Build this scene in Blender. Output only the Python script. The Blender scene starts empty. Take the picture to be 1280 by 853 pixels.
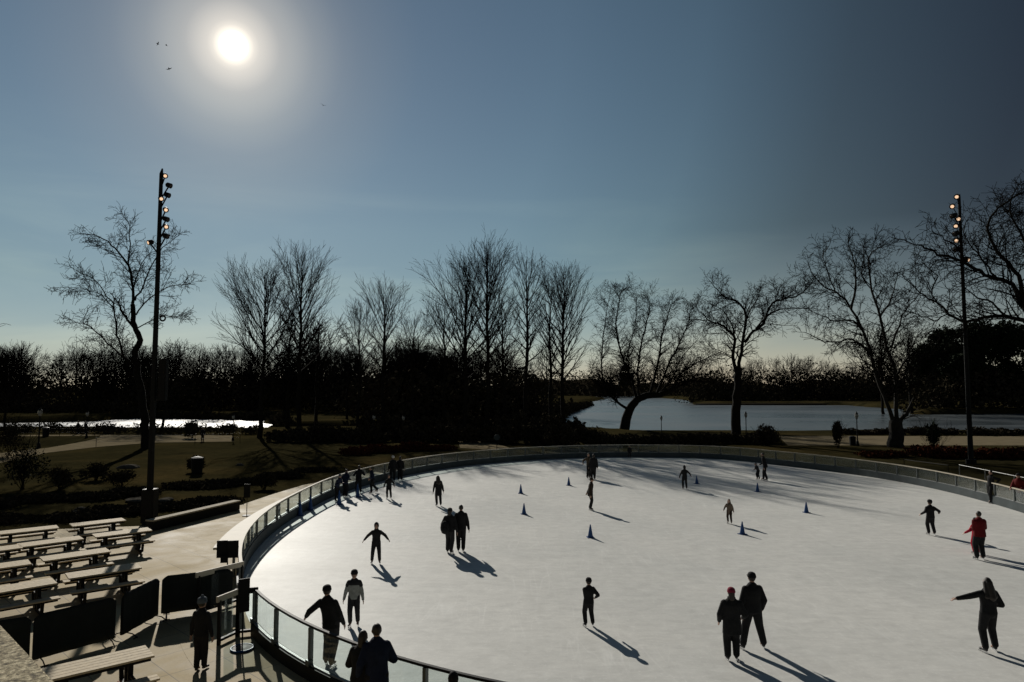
import bpy, bmesh, math, random
import numpy as np
from mathutils import Vector, Matrix
R = math.radians
scene = bpy.context.scene
COL = scene.collection

# ------------------------------------------------------------------ camera
CAM_H, FPX = 6.1, 853.33
PITCH = math.atan(58.5 / FPX)
cam_d = bpy.data.cameras.new('camera'); cam = bpy.data.objects.new('camera', cam_d); COL.objects.link(cam)
cam.location = (0, 0, CAM_H); cam.rotation_euler = (math.pi / 2 + PITCH, 0, 0)
cam_d.lens = 24; cam_d.sensor_width = 36; cam_d.clip_start = .05; cam_d.clip_end = 9000
scene.camera = cam

def g(x, y, z=0.0):
    """survey: the place on the level z seen at photo pixel x,y"""
    dx, dy = (x - 640) / FPX, -(y - 426.5) / FPX
    up = dy * math.cos(PITCH) + math.sin(PITCH); fw = math.cos(PITCH) - dy * math.sin(PITCH)
    t = (z - CAM_H) / up
    return Vector((dx * t, fw * t, z))

def atY(x, y, Y):
    """survey: the point at distance Y from the terrace seen at photo pixel x,y"""
    dx, dy = (x - 640) / FPX, -(y - 426.5) / FPX
    up = dy * math.cos(PITCH) + math.sin(PITCH); fw = math.cos(PITCH) - dy * math.sin(PITCH)
    t = Y / fw
    return Vector((dx * t, Y, CAM_H + up * t))

# ------------------------------------------------------------------ tags and object helpers
def tag(o, label=None, cat=None, group=None, kind=None):
    if label: o['label'] = label
    if cat: o['category'] = cat
    if group: o['group'] = group
    if kind: o['kind'] = kind
    return o

def empty(name, loc, rz=0.0):
    o = bpy.data.objects.new(name, None); COL.objects.link(o)
    o.location = loc; o.rotation_euler = (0, 0, rz); o.empty_display_size = .1
    return o

def link(name, me, parent=None):
    o = bpy.data.objects.new(name, me); COL.objects.link(o)
    if parent is not None: o.parent = parent
    return o

def kids(o): return [c for c in bpy.data.objects if c.parent == o]

def copy_tree(o, parent=None):
    c = o.copy(); COL.objects.link(c)
    if parent is not None: c.parent = parent
    for ch in list(o.children): copy_tree(ch, c)
    return c

class MB:
    """collects shapes, then becomes ONE mesh"""
    def __init__(s): s.v = []; s.f = []; s.smooth = False
    def add(s, vs, fs):
        n = len(s.v); s.v += [tuple(v) for v in vs]; s.f += [tuple(i + n for i in f) for f in fs]; return s
    def box(s, c, size, rz=0.0, rot=None):
        m = rot or Matrix.Rotation(rz, 3, 'Z'); c = Vector(c)
        vs = [c + m @ Vector((sx * size[0] / 2, sy * size[1] / 2, sz * size[2] / 2)) for sx in (-1, 1) for sy in (-1, 1) for sz in (-1, 1)]
        return s.add(vs, [(0, 1, 3, 2), (4, 6, 7, 5), (0, 4, 5, 1), (2, 3, 7, 6), (0, 2, 6, 4), (1, 5, 7, 3)])
    def bar(s, a, b, w, h=None):
        a, b = Vector(a), Vector(b); d = b - a; L = d.length; h = h or w
        z = d.normalized(); up = Vector((0, 0, 1)) if abs(z.z) < .95 else Vector((0, 1, 0))
        x = up.cross(z).normalized(); y = z.cross(x)
        m = Matrix((x, y, z)).transposed()
        return s.box((a + b) / 2, (w, h, L), rot=m)
    def tube(s, pts, rads, n=8, caps=True):
        pts = [Vector(p) for p in pts]; base = len(s.v)
        if not hasattr(rads, '__len__'): rads = [rads] * len(pts)
        ref = None
        for i, p in enumerate(pts):
            d = (pts[min(i + 1, len(pts) - 1)] - pts[max(i - 1, 0)]).normalized()
            if ref is None: ref = Vector((1, 0, 0)) if abs(d.x) < .8 else Vector((0, 1, 0))
            x = (ref - d * ref.dot(d)).normalized(); ref = x; y = d.cross(x)
            for k in range(n):
                a = 2 * math.pi * k / n
                s.v.append(tuple(p + (x * math.cos(a) + y * math.sin(a)) * rads[i]))
        for i in range(len(pts) - 1):
            for k in range(n):
                k2 = (k + 1) % n; o = base + i * n
                s.f.append((o + k, o + k2, o + n + k2, o + n + k))
        if caps:
            s.f.append(tuple(base + k for k in reversed(range(n))))
            o = base + (len(pts) - 1) * n; s.f.append(tuple(o + k for k in range(n)))
        return s
    def ell(s, c, r, rot=None, nu=12, nv=8):
        c = Vector(c); base = len(s.v); m = rot or Matrix.Identity(3)
        if not hasattr(r, '__len__'): r = (r, r, r)
        s.v.append(tuple(c + m @ Vector((0, 0, r[2]))))
        for j in range(1, nv):
            t = math.pi * j / nv
            for k in range(nu):
                a = 2 * math.pi * k / nu
                s.v.append(tuple(c + m @ Vector((r[0] * math.sin(t) * math.cos(a), r[1] * math.sin(t) * math.sin(a), r[2] * math.cos(t)))))
        s.v.append(tuple(c + m @ Vector((0, 0, -r[2])))); last = len(s.v) - 1
        for k in range(nu): s.f.append((base, base + 1 + k, base + 1 + (k + 1) % nu))
        for j in range(nv - 2):
            for k in range(nu):
                o = base + 1 + j * nu; k2 = (k + 1) % nu
                s.f.append((o + k, o + nu + k, o + nu + k2, o + k2))
        o = base + 1 + (nv - 2) * nu
        for k in range(nu): s.f.append((last, o + (k + 1) % nu, o + k))
        return s
    def rcone(s, a, b, ra, rb, n=12):
        a, b = Vector(a), Vector(b); d = b - a; L = max(d.length, 1e-6); u = d / L
        pts, rr = [], []
        for t in (-80, -50, -20): pts.append(a + u * ra * math.sin(R(t))); rr.append(ra * math.cos(R(t)))
        for t in (0, .33, .66, 1): pts.append(a + d * t); rr.append(ra + (rb - ra) * t)
        for t in (20, 50, 80): pts.append(b + u * rb * math.sin(R(t))); rr.append(rb * math.cos(R(t)))
        return s.tube(pts, rr, n)
    def loft(s, rings, n=20, rot=0.0):
        base = len(s.v)
        for (c, rx, ry) in rings:
            c = Vector(c)
            for k in range(n):
                a = 2 * math.pi * k / n; x, y = rx * math.cos(a), ry * math.sin(a)
                s.v.append((c.x + x * math.cos(rot) - y * math.sin(rot), c.y + x * math.sin(rot) + y * math.cos(rot), c.z))
        for i in range(len(rings) - 1):
            for k in range(n):
                k2 = (k + 1) % n; o = base + i * n
                s.f.append((o + k, o + k2, o + n + k2, o + n + k))
        s.f.append(tuple(base + k for k in reversed(range(n))))
        o = base + (len(rings) - 1) * n; s.f.append(tuple(o + k for k in range(n)))
        return s
    def mesh(s, name, mat, smooth=False):
        me = bpy.data.meshes.new(name)
        me.from_pydata(s.v, [], s.f); me.update()
        if mat: me.materials.append(mat)
        if smooth: me.polygons.foreach_set('use_smooth', [True] * len(me.polygons))
        return me
    def build(s, name, mat, parent=None, smooth=False, bevel=0.0):
        me = s.mesh(name, mat, smooth)
        if bevel:
            bm = bmesh.new(); bm.from_mesh(me)
            es = [e for e in bm.edges if len(e.link_faces) == 2 and e.calc_face_angle() > .6]
            bmesh.ops.bevel(bm, geom=es, offset=bevel, segments=2, affect='EDGES', clamp_overlap=True)
            bm.to_mesh(me); bm.free()
        return link(name, me, parent)

def fast_mesh(name, V, F, mat, smooth=False):
    """V (n,3) array, F (m,k) array of equal sized faces"""
    V = np.asarray(V, dtype=np.float32); F = np.asarray(F, dtype=np.int32)
    me = bpy.data.meshes.new(name)
    me.vertices.add(len(V)); me.vertices.foreach_set('co', V.ravel())
    k = F.shape[1]
    me.loops.add(F.size); me.loops.foreach_set('vertex_index', F.ravel())
    me.polygons.add(len(F)); me.polygons.foreach_set('loop_start', np.arange(0, F.size, k, dtype=np.int32))
    try: me.polygons.foreach_set('loop_total', np.full(len(F), k, dtype=np.int32))
    except Exception: pass
    me.update(calc_edges=True); me.validate()
    if mat: me.materials.append(mat)
    if smooth: me.polygons.foreach_set('use_smooth', np.ones(len(me.polygons), dtype=bool))
    return me

# ------------------------------------------------------------------ materials
def mat(name, col, rough=.7, metal=0.0, noise=None, bump=None, spec=None, emit=None):
    """noise=(scale, amount) varies the colour, bump=(scale, strength, distance)"""
    m = bpy.data.materials.new(name); m.use_nodes = True; nt = m.node_tree; N = nt.nodes; L = nt.links
    b = N['Principled BSDF']; b.inputs['Base Color'].default_value = (*col, 1)
    b.inputs['Roughness'].default_value = rough; b.inputs['Metallic'].default_value = metal
    if spec is not None: b.inputs['Specular IOR Level'].default_value = spec
    tc = N.new('ShaderNodeTexCoord')
    if noise:
        n = N.new('ShaderNodeTexNoise'); n.inputs['Scale'].default_value = noise[0]; n.inputs['Detail'].default_value = 6
        n.inputs['Roughness'].default_value = .65
        L.new(tc.outputs['Object'], n.inputs['Vector'])
        r = N.new('ShaderNodeValToRGB'); a = noise[1]
        r.color_ramp.elements[0].position = .3; r.color_ramp.elements[1].position = .7
        r.color_ramp.elements[0].color = (*[c * (1 - a) for c in col], 1)
        r.color_ramp.elements[1].color = (*[min(1, c * (1 + a)) for c in col], 1)
        L.new(n.outputs['Fac'], r.inputs['Fac']); L.new(r.outputs['Color'], b.inputs['Base Color'])
    if bump:
        n2 = N.new('ShaderNodeTexNoise'); n2.inputs['Scale'].default_value = bump[0]; n2.inputs['Detail'].default_value = 4
        L.new(tc.outputs['Object'], n2.inputs['Vector'])
        bp = N.new('ShaderNodeBump'); bp.inputs['Strength'].default_value = bump[1]; bp.inputs['Distance'].default_value = bump[2]
        L.new(n2.outputs['Fac'], bp.inputs['Height']); L.new(bp.outputs['Normal'], b.inputs['Normal'])
    if emit:
        b.inputs['Emission Color'].default_value = (*emit[0], 1); b.inputs['Emission Strength'].default_value = emit[1]
    return m

def mixrgb(N, L, fac, a, b, mode='MIX'):
    m = N.new('ShaderNodeMix'); m.data_type = 'RGBA'; m.blend_type = mode
    for sock, v in ((m.inputs[0], fac), (m.inputs[6], a), (m.inputs[7], b)):
        if hasattr(v, 'is_linked'): L.new(v, sock)
        elif isinstance(v, (int, float)): sock.default_value = v
        else: sock.default_value = (*v, 1)
    return m.outputs[2]

def ramp(N, L, src, stops):
    r = N.new('ShaderNodeValToRGB'); L.new(src, r.inputs['Fac'])
    while len(r.color_ramp.elements) < len(stops): r.color_ramp.elements.new(.5)
    for e, (p, c) in zip(r.color_ramp.elements, stops):
        e.position = p; e.color = (c, c, c, 1) if isinstance(c, (int, float)) else (*c, 1)
    return r.outputs['Color']

def noise_node(N, L, vec, scale, detail=5, rough=.6, dist=0.0):
    n = N.new('ShaderNodeTexNoise'); n.inputs['Scale'].default_value = scale; n.inputs['Detail'].default_value = detail
    n.inputs['Roughness'].default_value = rough; n.inputs['Distortion'].default_value = dist
    L.new(vec, n.inputs['Vector']); return n.outputs['Fac']

def mapped(N, L, scale=(1, 1, 1), rot=(0, 0, 0)):
    tc = N.new('ShaderNodeTexCoord'); mp = N.new('ShaderNodeMapping')
    mp.inputs['Scale'].default_value = scale; mp.inputs['Rotation'].default_value = rot
    L.new(tc.outputs['Object'], mp.inputs['Vector']); return mp.outputs['Vector']

def ice_material():
    m = bpy.data.materials.new('rink_ice'); m.use_nodes = True; N = m.node_tree.nodes; L = m.node_tree.links
    b = N['Principled BSDF']
    v = mapped(N, L)
    big = noise_node(N, L, v, .16, 5, .6, .4)
    fine = noise_node(N, L, v, 2.2, 6, .7, .3)
    col = ramp(N, L, big, [(.3, (.70, .70, .665)), (.7, (.80, .79, .745))])
    f2 = ramp(N, L, fine, [(.32, .86), (.66, 1.0)])
    st_ = noise_node(N, L, mapped(N, L, (.9, 3.2, 1), (0, 0, .15)), 1.1, 5, .65, .8)
    f2 = mixrgb(N, L, 1.0, f2, ramp(N, L, st_, [(.3, .90), (.6, 1.0)]), 'MULTIPLY')
    col = mixrgb(N, L, 1.0, col, f2, 'MULTIPLY')
    # skate cuts: long thin curved scratches made from stretched, distorted waves
    hs = None
    for i, (ro, sc, di) in enumerate(((.3, 5.0, 6.0), (1.5, 4.0, 8.0), (2.4, 6.0, 5.0), (.9, 3.2, 11.0))):
        vv = mapped(N, L, (.22, .025, 1), (0, 0, ro))
        w = noise_node(N, L, vv, sc, 1.5, .4, di * .02)
        r = ramp(N, L, w, [(.49, 0.0), (.5, 1.0), (.51, 0.0)])
        hs = r if hs is None else mixrgb(N, L, 1.0, hs, r, 'ADD')
    mask = ramp(N, L, noise_node(N, L, v, .35, 4), [(.45, 0.0), (.62, 1.0)])
    hs = mixrgb(N, L, 1.0, hs, mask, 'MULTIPLY')
    sn = ramp(N, L, noise_node(N, L, v, 9, 5, .75), [(.55, 0.0), (.72, 1.0)])
    hs = mixrgb(N, L, 1.0, hs, (.32, .32, .32), 'MULTIPLY')
    hs2 = mixrgb(N, L, .8, hs, sn, 'ADD')
    col = mixrgb(N, L, .15, col, hs2, 'ADD')
    L.new(col, b.inputs['Base Color'])
    rr = ramp(N, L, big, [(.3, .50), (.7, .60)]); L.new(rr, b.inputs['Roughness'])
    b.inputs['Specular IOR Level'].default_value = .075
    bp = N.new('ShaderNodeBump'); bp.inputs['Strength'].default_value = .5; bp.inputs['Distance'].default_value = .012
    h = mixrgb(N, L, .22, fine, hs2); L.new(h, bp.inputs['Height']); L.new(bp.outputs['Normal'], b.inputs['Normal'])
    return m

def lake_material(name, c0, c1, r0, r1, sc=.02, sp=.5):
    m = bpy.data.materials.new(name); m.use_nodes = True; N = m.node_tree.nodes; L = m.node_tree.links
    b = N['Principled BSDF']; v = mapped(N, L, (1, 2.2, 1)); b.inputs['Specular IOR Level'].default_value = sp
    n = noise_node(N, L, v, sc, 6, .6, .8)
    L.new(ramp(N, L, n, [(.35, c0), (.65, c1)]), b.inputs['Base Color'])
    L.new(ramp(N, L, n, [(.35, r0), (.65, r1)]), b.inputs['Roughness'])
    bp = N.new('ShaderNodeBump'); bp.inputs['Strength'].default_value = .35; bp.inputs['Distance'].default_value = .04
    L.new(noise_node(N, L, mapped(N, L), 1.3, 5, .7), bp.inputs['Height']); L.new(bp.outputs['Normal'], b.inputs['Normal'])
    return m

def ground_material():
    m = bpy.data.materials.new('winter_lawn'); m.use_nodes = True; N = m.node_tree.nodes; L = m.node_tree.links
    b = N['Principled BSDF']; v = mapped(N, L)
    n1 = noise_node(N, L, v, .07, 6, .65, .5); n2 = noise_node(N, L, v, 1.6, 6, .75)
    c = ramp(N, L, n1, [(.3, (.016, .015, .008)), (.5, (.042, .036, .016)), (.72, (.082, .060, .024))])
    c = mixrgb(N, L, 1.0, c, ramp(N, L, n2, [(.3, .55), (.7, 1.0)]), 'MULTIPLY')
    L.new(c, b.inputs['Base Color']); b.inputs['Roughness'].default_value = 1; b.inputs['Specular IOR Level'].default_value = 0
    bp = N.new('ShaderNodeBump'); bp.inputs['Strength'].default_value = .8; bp.inputs['Distance'].default_value = .08
    L.new(n2, bp.inputs['Height']); L.new(bp.outputs['Normal'], b.inputs['Normal'])
    return m

def paving_material():
    m = bpy.data.materials.new('paving'); m.use_nodes = True; N = m.node_tree.nodes; L = m.node_tree.links
    b = N['Principled BSDF']; v = mapped(N, L, (1, 1, 1), (0, 0, R(43)))
    br = N.new('ShaderNodeTexBrick'); L.new(v, br.inputs['Vector']); br.inputs['Scale'].default_value = 1
    br.inputs['Brick Width'].default_value = 1.2; br.inputs['Row Height'].default_value = 1.2; br.inputs['Mortar Size'].default_value = .012
    br.inputs['Color1'].default_value = (.47, .37, .205, 1); br.inputs['Color2'].default_value = (.53, .42, .24, 1); br.inputs['Mortar'].default_value = (.27, .22, .145, 1)
    br.offset = 0
    n1 = noise_node(N, L, v, .5, 6, .65, .6); n2 = noise_node(N, L, v, 14, 4, .7)
    c = mixrgb(N, L, 1.0, br.outputs['Color'], ramp(N, L, n1, [(.3, .58), (.45, .84), (.56, .95), (.7, 1.0)]), 'MULTIPLY')
    c = mixrgb(N, L, 1.0, c, ramp(N, L, n2, [(.3, .85), (.7, 1.0)]), 'MULTIPLY')
    L.new(c, b.inputs['Base Color']); L.new(ramp(N, L, n1, [(.3, .55), (.7, .75)]), b.inputs['Roughness'])
    b.inputs['Specular IOR Level'].default_value = .04
    bp = N.new('ShaderNodeBump'); bp.inputs['Strength'].default_value = .3; bp.inputs['Distance'].default_value = .01
    L.new(n2, bp.inputs['Height']); L.new(bp.outputs['Normal'], b.inputs['Normal'])
    return m

def granite_material():
    m = bpy.data.materials.new('granite'); m.use_nodes = True; N = m.node_tree.nodes; L = m.node_tree.links
    b = N['Principled BSDF']; v = mapped(N, L)
    n1 = noise_node(N, L, v, 55, 5, .7); n2 = noise_node(N, L, v, 130, 3, .8)
    c = ramp(N, L, n1, [(.35, (.06, .046, .028)), (.5, (.42, .35, .215)), (.62, (.85, .74, .50))])
    c = mixrgb(N, L, 1.0, c, ramp(N, L, n2, [(.4, .6), (.6, 1.0)]), 'MULTIPLY')
    L.new(c, b.inputs['Base Color']); b.inputs['Roughness'].default_value = .8; b.inputs['Specular IOR Level'].default_value = .08
    bp = N.new('ShaderNodeBump'); bp.inputs['Strength'].default_value = .8; bp.inputs['Distance'].default_value = .008
    L.new(n1, bp.inputs['Height']); L.new(bp.outputs['Normal'], b.inputs['Normal'])
    return m

def glass_material():
    m = bpy.data.materials.new('clear_glass'); m.use_nodes = True; N = m.node_tree.nodes; L = m.node_tree.links
    out = N['Material Output']; N.remove(N['Principled BSDF'])
    t = N.new('ShaderNodeBsdfTransparent'); t.inputs[0].default_value = (.90, .95, .945, 1)
    gl = N.new('ShaderNodeBsdfGlossy'); gl.inputs['Roughness'].default_value = .02
    n = noise_node(N, L, mapped(N, L), .7, 3, .5)
    df = N.new('ShaderNodeBsdfDiffuse'); df.inputs[0].default_value = (.5, .55, .55, 1)
    lw = N.new('ShaderNodeLayerWeight'); lw.inputs[0].default_value = .5
    pw = N.new('ShaderNodeMath'); pw.operation = 'POWER'; pw.inputs[1].default_value = 5; L.new(lw.outputs['Facing'], pw.inputs[0])
    ma = N.new('ShaderNodeMath'); ma.operation = 'MULTIPLY_ADD'; ma.inputs[1].default_value = .5; ma.inputs[2].default_value = .035; L.new(pw.outputs[0], ma.inputs[0])
    m1 = N.new('ShaderNodeMixShader'); L.new(ma.outputs[0], m1.inputs[0]); L.new(t.outputs[0], m1.inputs[1]); L.new(gl.outputs[0], m1.inputs[2])
    m2 = N.new('ShaderNodeMixShader'); L.new(ramp(N, L, n, [(.3, .02), (.7, .045)]), m2.inputs[0])
    L.new(m1.outputs[0], m2.inputs[1]); L.new(df.outputs[0], m2.inputs[2])
    L.new(m2.outputs[0], out.inputs['Surface'])
    return m

M = dict(
    ice=ice_material(), ground=ground_material(), paving=paving_material(), granite=granite_material(), glass=glass_material(),
    lake=lake_material('lake_ice', (.045, .055, .06), (.12, .135, .14), .25, .42, .02),
    pond=lake_material('pond_ice', (.10, .11, .115), (.44, .44, .43), .45, .65, .11, .1),
    path=mat('path_asphalt', (.18, .148, .095), .9, noise=(.8, .2), bump=(20, .3, .01), spec=.0),
    kerb=mat('pale_kerb', (.42, .37, .28), .8, noise=(3, .2), bump=(30, .3, .005), spec=.05),
    cap=mat('pale_cap', (.50, .45, .36), .6, noise=(2, .1), spec=.08),
    alu=mat('worn_aluminium', (.26, .265, .26), .55, metal=.3, noise=(5, .15)),
    post=mat('grey_post', (.10, .11, .11), .45, metal=.5, noise=(6, .2)),
    black=mat('black_metal', (.008, .008, .008), .6, noise=(6, .2), spec=.12),
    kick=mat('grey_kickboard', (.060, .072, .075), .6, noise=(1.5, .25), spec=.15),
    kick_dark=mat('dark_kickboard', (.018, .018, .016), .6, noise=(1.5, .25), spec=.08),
    bark=mat('bark', (.016, .014, .011), .9, noise=(4, .35), bump=(14, .8, .03), spec=.05),
    bark_pale=mat('pale_bark', (.030, .027, .022), .9, noise=(2.5, .5), bump=(10, .7, .03), spec=.15),
    twig=mat('twigs', (.009, .008, .007), .95, spec=0.0),
    ever=mat('evergreen_leaf', (.016, .022, .012), .9, noise=(2, .35), spec=.05),
    shrub=mat('dry_shrub', (.045, .038, .026), .95, noise=(2, .3), spec=0.0),
    redgrass=mat('rusty_grass', (.075, .026, .014), .95, noise=(2, .35), spec=0.0),
    wood_top=mat('weathered_planks', (.56, .46, .31), .7, noise=(9, .22), bump=(30, .2, .003), spec=.10),
    frame=mat('dark_frame', (.010, .010, .010), .6, spec=.1),
    banner=mat('dark_banner', (.016, .020, .019), .8, noise=(2, .2), bump=(3, .5, .03), spec=.15),
    galv=mat('galvanised_steel', (.30, .30, .29), .4, metal=.8, noise=(8, .2)),
    blue=mat('blue_plastic', (.028, .075, .21), .5, noise=(4, .15), spec=.2),
    skin=mat('skin', (.36, .22, .16), .55, noise=(20, .06)),
    eye=mat('eye', (.05, .04, .035), .2),
    hair=mat('dark_hair', (.022, .016, .012), .6, noise=(30, .3), bump=(60, .6, .004)),
    hair_b=mat('brown_hair', (.045, .026, .014), .6, noise=(30, .3), bump=(60, .6, .004)),
    boot=mat('black_boot', (.02, .02, .022), .45), boot_w=mat('white_boot', (.5, .5, .5), .45),
    blade=mat('steel_blade', (.55, .55, .56), .3, metal=1),
    lamp=mat('lamp_lens', (.8, .6, .4), .2, emit=((1.0, .66, .42), .9)),
    lampw=mat('lamp_globe', (.30, .29, .26), .25),
    rock=mat('rock', (.09, .083, .07), .9, noise=(3, .35), bump=(8, .7, .03), spec=0.0),
    far_b=mat('far_masonry', (.06, .055, .05), .9, noise=(.5, .2)),
    redbag=mat('red_cloth', (.30, .03, .025), .8, noise=(8, .3)),
)
CL = {}
def cloth(name, col, rough=.85):
    if name not in CL: CL[name] = mat(name, col, rough, noise=(14, .22), bump=(26, .5, .012), spec=.15)
    return CL[name]
BLK = ('black_cloth', (.016, .016, .017)); CHAR = ('charcoal_cloth', (.028, .028, .030)); NAVY = ('navy_cloth', (.014, .020, .042))
GREY = ('pale_grey_cloth', (.26, .27, .25)); BROWN = ('brown_cloth', (.060, .045, .032)); RED = ('red_cloth_jacket', (.11, .007, .009)); DRED = ('dark_red_cloth', (.12, .012, .012))
PINK = ('pink_cloth', (.20, .018, .04)); TAN = ('tan_cloth', (.13, .10, .075)); OLIVE = ('olive_cloth', (.028, .030, .018)); BLUEG = ('blue_grey_cloth', (.09, .11, .13)); WHITE = ('white_cloth', (.55, .55, .52)); CRIM = ('crimson_cloth', (.42, .018, .04)); DKB = ('dark_brown_cloth', (.030, .022, .016))

# ------------------------------------------------------------------ light
SUN_AZ = math.atan2(-348, 826)       # to the left of straight ahead
SUN_EL = math.atan2(426.7, 896)
sun_dir = Vector((math.sin(SUN_AZ) * math.cos(SUN_EL), math.cos(SUN_AZ) * math.cos(SUN_EL), math.sin(SUN_EL)))
sd = bpy.data.lights.new('sun', 'SUN'); so = bpy.data.objects.new('sun', sd); COL.objects.link(so)
sd.energy = 3.8; sd.angle = R(.55); sd.color = (1.0, .95, .86)
so.rotation_euler = (-sun_dir).to_track_quat('-Z', 'Y').to_euler(); so.location = sun_dir * 200
w = bpy.data.worlds.new('World'); scene.world = w; w.use_nodes = True
N = w.node_tree.nodes; L = w.node_tree.links; bg = N['Background']
sky = N.new('ShaderNodeTexSky'); sky.sky_type = 'NISHITA'; sky.sun_disc = False
sky.sun_elevation = SUN_EL; sky.sun_rotation = SUN_AZ; sky.altitude = 20; sky.air_density = 1.0; sky.dust_density = .2; sky.ozone_density = 1.0
tc = N.new('ShaderNodeTexCoord')
dot = N.new('ShaderNodeVectorMath'); dot.operation = 'DOT_PRODUCT'; dot.inputs[1].default_value = sun_dir
nrm = N.new('ShaderNodeVectorMath'); nrm.operation = 'NORMALIZE'; L.new(tc.outputs['Generated'], nrm.inputs[0]); L.new(nrm.outputs[0], dot.inputs[0])
ac = N.new('ShaderNodeMath'); ac.operation = 'ARCCOSINE'; ac.use_clamp = False; L.new(dot.outputs['Value'], ac.inputs[0])
ang = N.new('ShaderNodeMath'); ang.operation = 'DIVIDE'; ang.inputs[1].default_value = R(90); L.new(ac.outputs[0], ang.inputs[0])
# clear winter sky: deep and dull away from the sun, a hazy aureole round it
fall = ramp(N, L, ang.outputs[0], [(0.0, (1.15, 1.05, .90)), (.045, (.94, .95, .86)), (.085, (.66, .74, .75)), (.15, (.60, .73, .76)), (.27, (.72, .83, .79)), (.39, (.68, .76, .69)), (.50, (.44, .45, .40)), (.62, (.26, .245, .235))])
hz = None
sep = N.new('ShaderNodeSeparateXYZ'); L.new(nrm.outputs[0], sep.inputs[0])
mp = N.new('ShaderNodeMapping'); mp.inputs['Scale'].default_value = (1.2, 1.2, 7.0); mp.inputs['Rotation'].default_value = (0, R(10), 0); L.new(nrm.outputs[0], mp.inputs['Vector'])
low = ramp(N, L, sep.outputs['Z'], [(.03, 1.0), (.22, 0.0)])
side = ramp(N, L, ang.outputs[0], [(.2, (.46, .56, .66)), (.34, (.70, .76, .76)), (.5, (1.04, .96, .86))])
fall = mixrgb(N, L, low, fall, side)
skyc = mixrgb(N, L, 1.0, sky.outputs[0], fall, 'MULTIPLY')
skyc = mixrgb(N, L, 1.0, skyc, ramp(N, L, sep.outputs['Z'], [(0.0, (.88, .95, 1.32)), (.05, (.98, 1.0, 1.15)), (.14, (1.0, 1.0, 1.0))]), 'MULTIPLY')
cn = noise_node(N, L, mp.outputs['Vector'], 1.6, 6, .55, .6)
cz = ramp(N, L, sep.outputs['Z'], [(.0, 0.0), (.06, .8), (.2, .8), (.34, 0.0)])
cm = mixrgb(N, L, 1.0, ramp(N, L, cn, [(.48, 0.0), (.75, 1.0)]), cz, 'MULTIPLY')
wisp = mixrgb(N, L, 1.0, skyc, (1.34, 1.24, 1.12), 'MULTIPLY')
skyc = mixrgb(N, L, cm, skyc, wisp)
aur = ramp(N, L, ang.outputs[0], [(0.0, 1.0), (.0055, 1.0), (.0105, .28), (.017, .13), (.036, .040), (.062, .010), (.10, 0.0)])
aur.node.color_ramp.interpolation = 'LINEAR'
glow = mixrgb(N, L, 1.0, aur, (62, 55, 44), 'MULTIPLY')
skyc = mixrgb(N, L, 1.0, skyc, glow, 'ADD')
L.new(skyc, bg.inputs['Color']); bg.inputs['Strength'].default_value = .05
scene.view_settings.view_transform = 'Standard'; scene.view_settings.look = 'None'; scene.view_settings.gamma = 1
scene.view_settings.exposure = 0
scene.cycles.max_bounces = 6; scene.cycles.transparent_max_bounces = 24; scene.cycles.caustics_reflective = False; scene.cycles.caustics_refractive = False

# ------------------------------------------------------------------ rink outline
EC = np.array([7.5916, 35.9012]); EA = np.array([25.357, 17.833]); EV = np.array([[-.16586, -.98615], [-.98615, .16586]])
def rink_pt(t, off=0.0):
    """t in radians round the rounded rink, off metres outward"""
    q = np.array([math.cos(t), math.sin(t)]) * EA * rink_k(t)
    p = EC + EV @ q
    if off:
        e = .004; a = EC + EV @ (np.array([math.cos(t + e), math.sin(t + e)]) * EA * rink_k(t + e)); d = a - p; d /= np.hypot(*d)
        n = np.array([d[1], -d[0]]);
        if np.dot(n, p - EC) < 0: n = -n
        p = p + n * off
    return p
_rt = [(303,690),(308,668),(330,642),(349,630),(380,613),(430,592),(470,582),(530,571),(590,564),(650,560),(720,557),(800,556),(900,558),(1000,567),(1060,573),(1130,582),(1200,594),(1240,605),(340,757),(379,775),(436,798),(498,817),(575,838),(640,850)]
_P = np.array([g(x, y, 1.1)[:2] for x, y in _rt]); _q = (_P - EC) @ EV / EA
_th = np.arctan2(_q[:, 1], _q[:, 0]); _rk = np.hypot(_q[:, 0], _q[:, 1])
def rink_k(t):
    d = (np.asarray(_th) - t + np.pi) % (2 * np.pi) - np.pi
    wgt = np.exp(-(d / .2) ** 2); return float((wgt @ _rk + .05 * 1.0) / (wgt.sum() + .05))
# arc-length table
TS = np.linspace(0, 2 * math.pi, 1441); PT = np.array([rink_pt(t) for t in TS])
SL = np.concatenate([[0], np.cumsum(np.hypot(*np.diff(PT, axis=0).T))]); PER = SL[-1]
def s_of(p):
    i = int(np.argmin(np.hypot(*(PT - np.array(p[:2])).T))); return SL[i]
def at_s(s, off=0.0):
    t = float(np.interp(s % PER, SL, TS)); p = rink_pt(t, off); return Vector((p[0], p[1], 0))

def ribbon(mb, s0, s1, prof, step=.6, closed=False):
    """sweep a closed (off,z) profile along the rink outline"""
    n = max(2, int(abs(s1 - s0) / step)); k = len(prof); base = len(mb.v)
    for i in range(n + (0 if closed else 1)):
        s = s0 + (s1 - s0) * i / n
        for (o, z) in prof:
            p = at_s(s, o); mb.v.append((p.x, p.y, z))
    m = n if closed else n
    for i in range(m):
        a = base + i * k; b = base + ((i + 1) % n if closed else i + 1) * k
        for j in range(k):
            j2 = (j + 1) % k; mb.f.append((a + j, b + j, b + j2, a + j2))
    if not closed:
        mb.f.append(tuple(base + j for j in range(k))); mb.f.append(tuple(base + n * k + j for j in reversed(range(k))))
    return mb

# ice
me = bpy.data.meshes.new('ice')
vs = [tuple(at_s(PER * i / 240)) for i in range(240)]
me.from_pydata(vs, [], [tuple(range(240))]); me.materials.append(M['ice'])
tag(link('ice', me), kind='structure')

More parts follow.
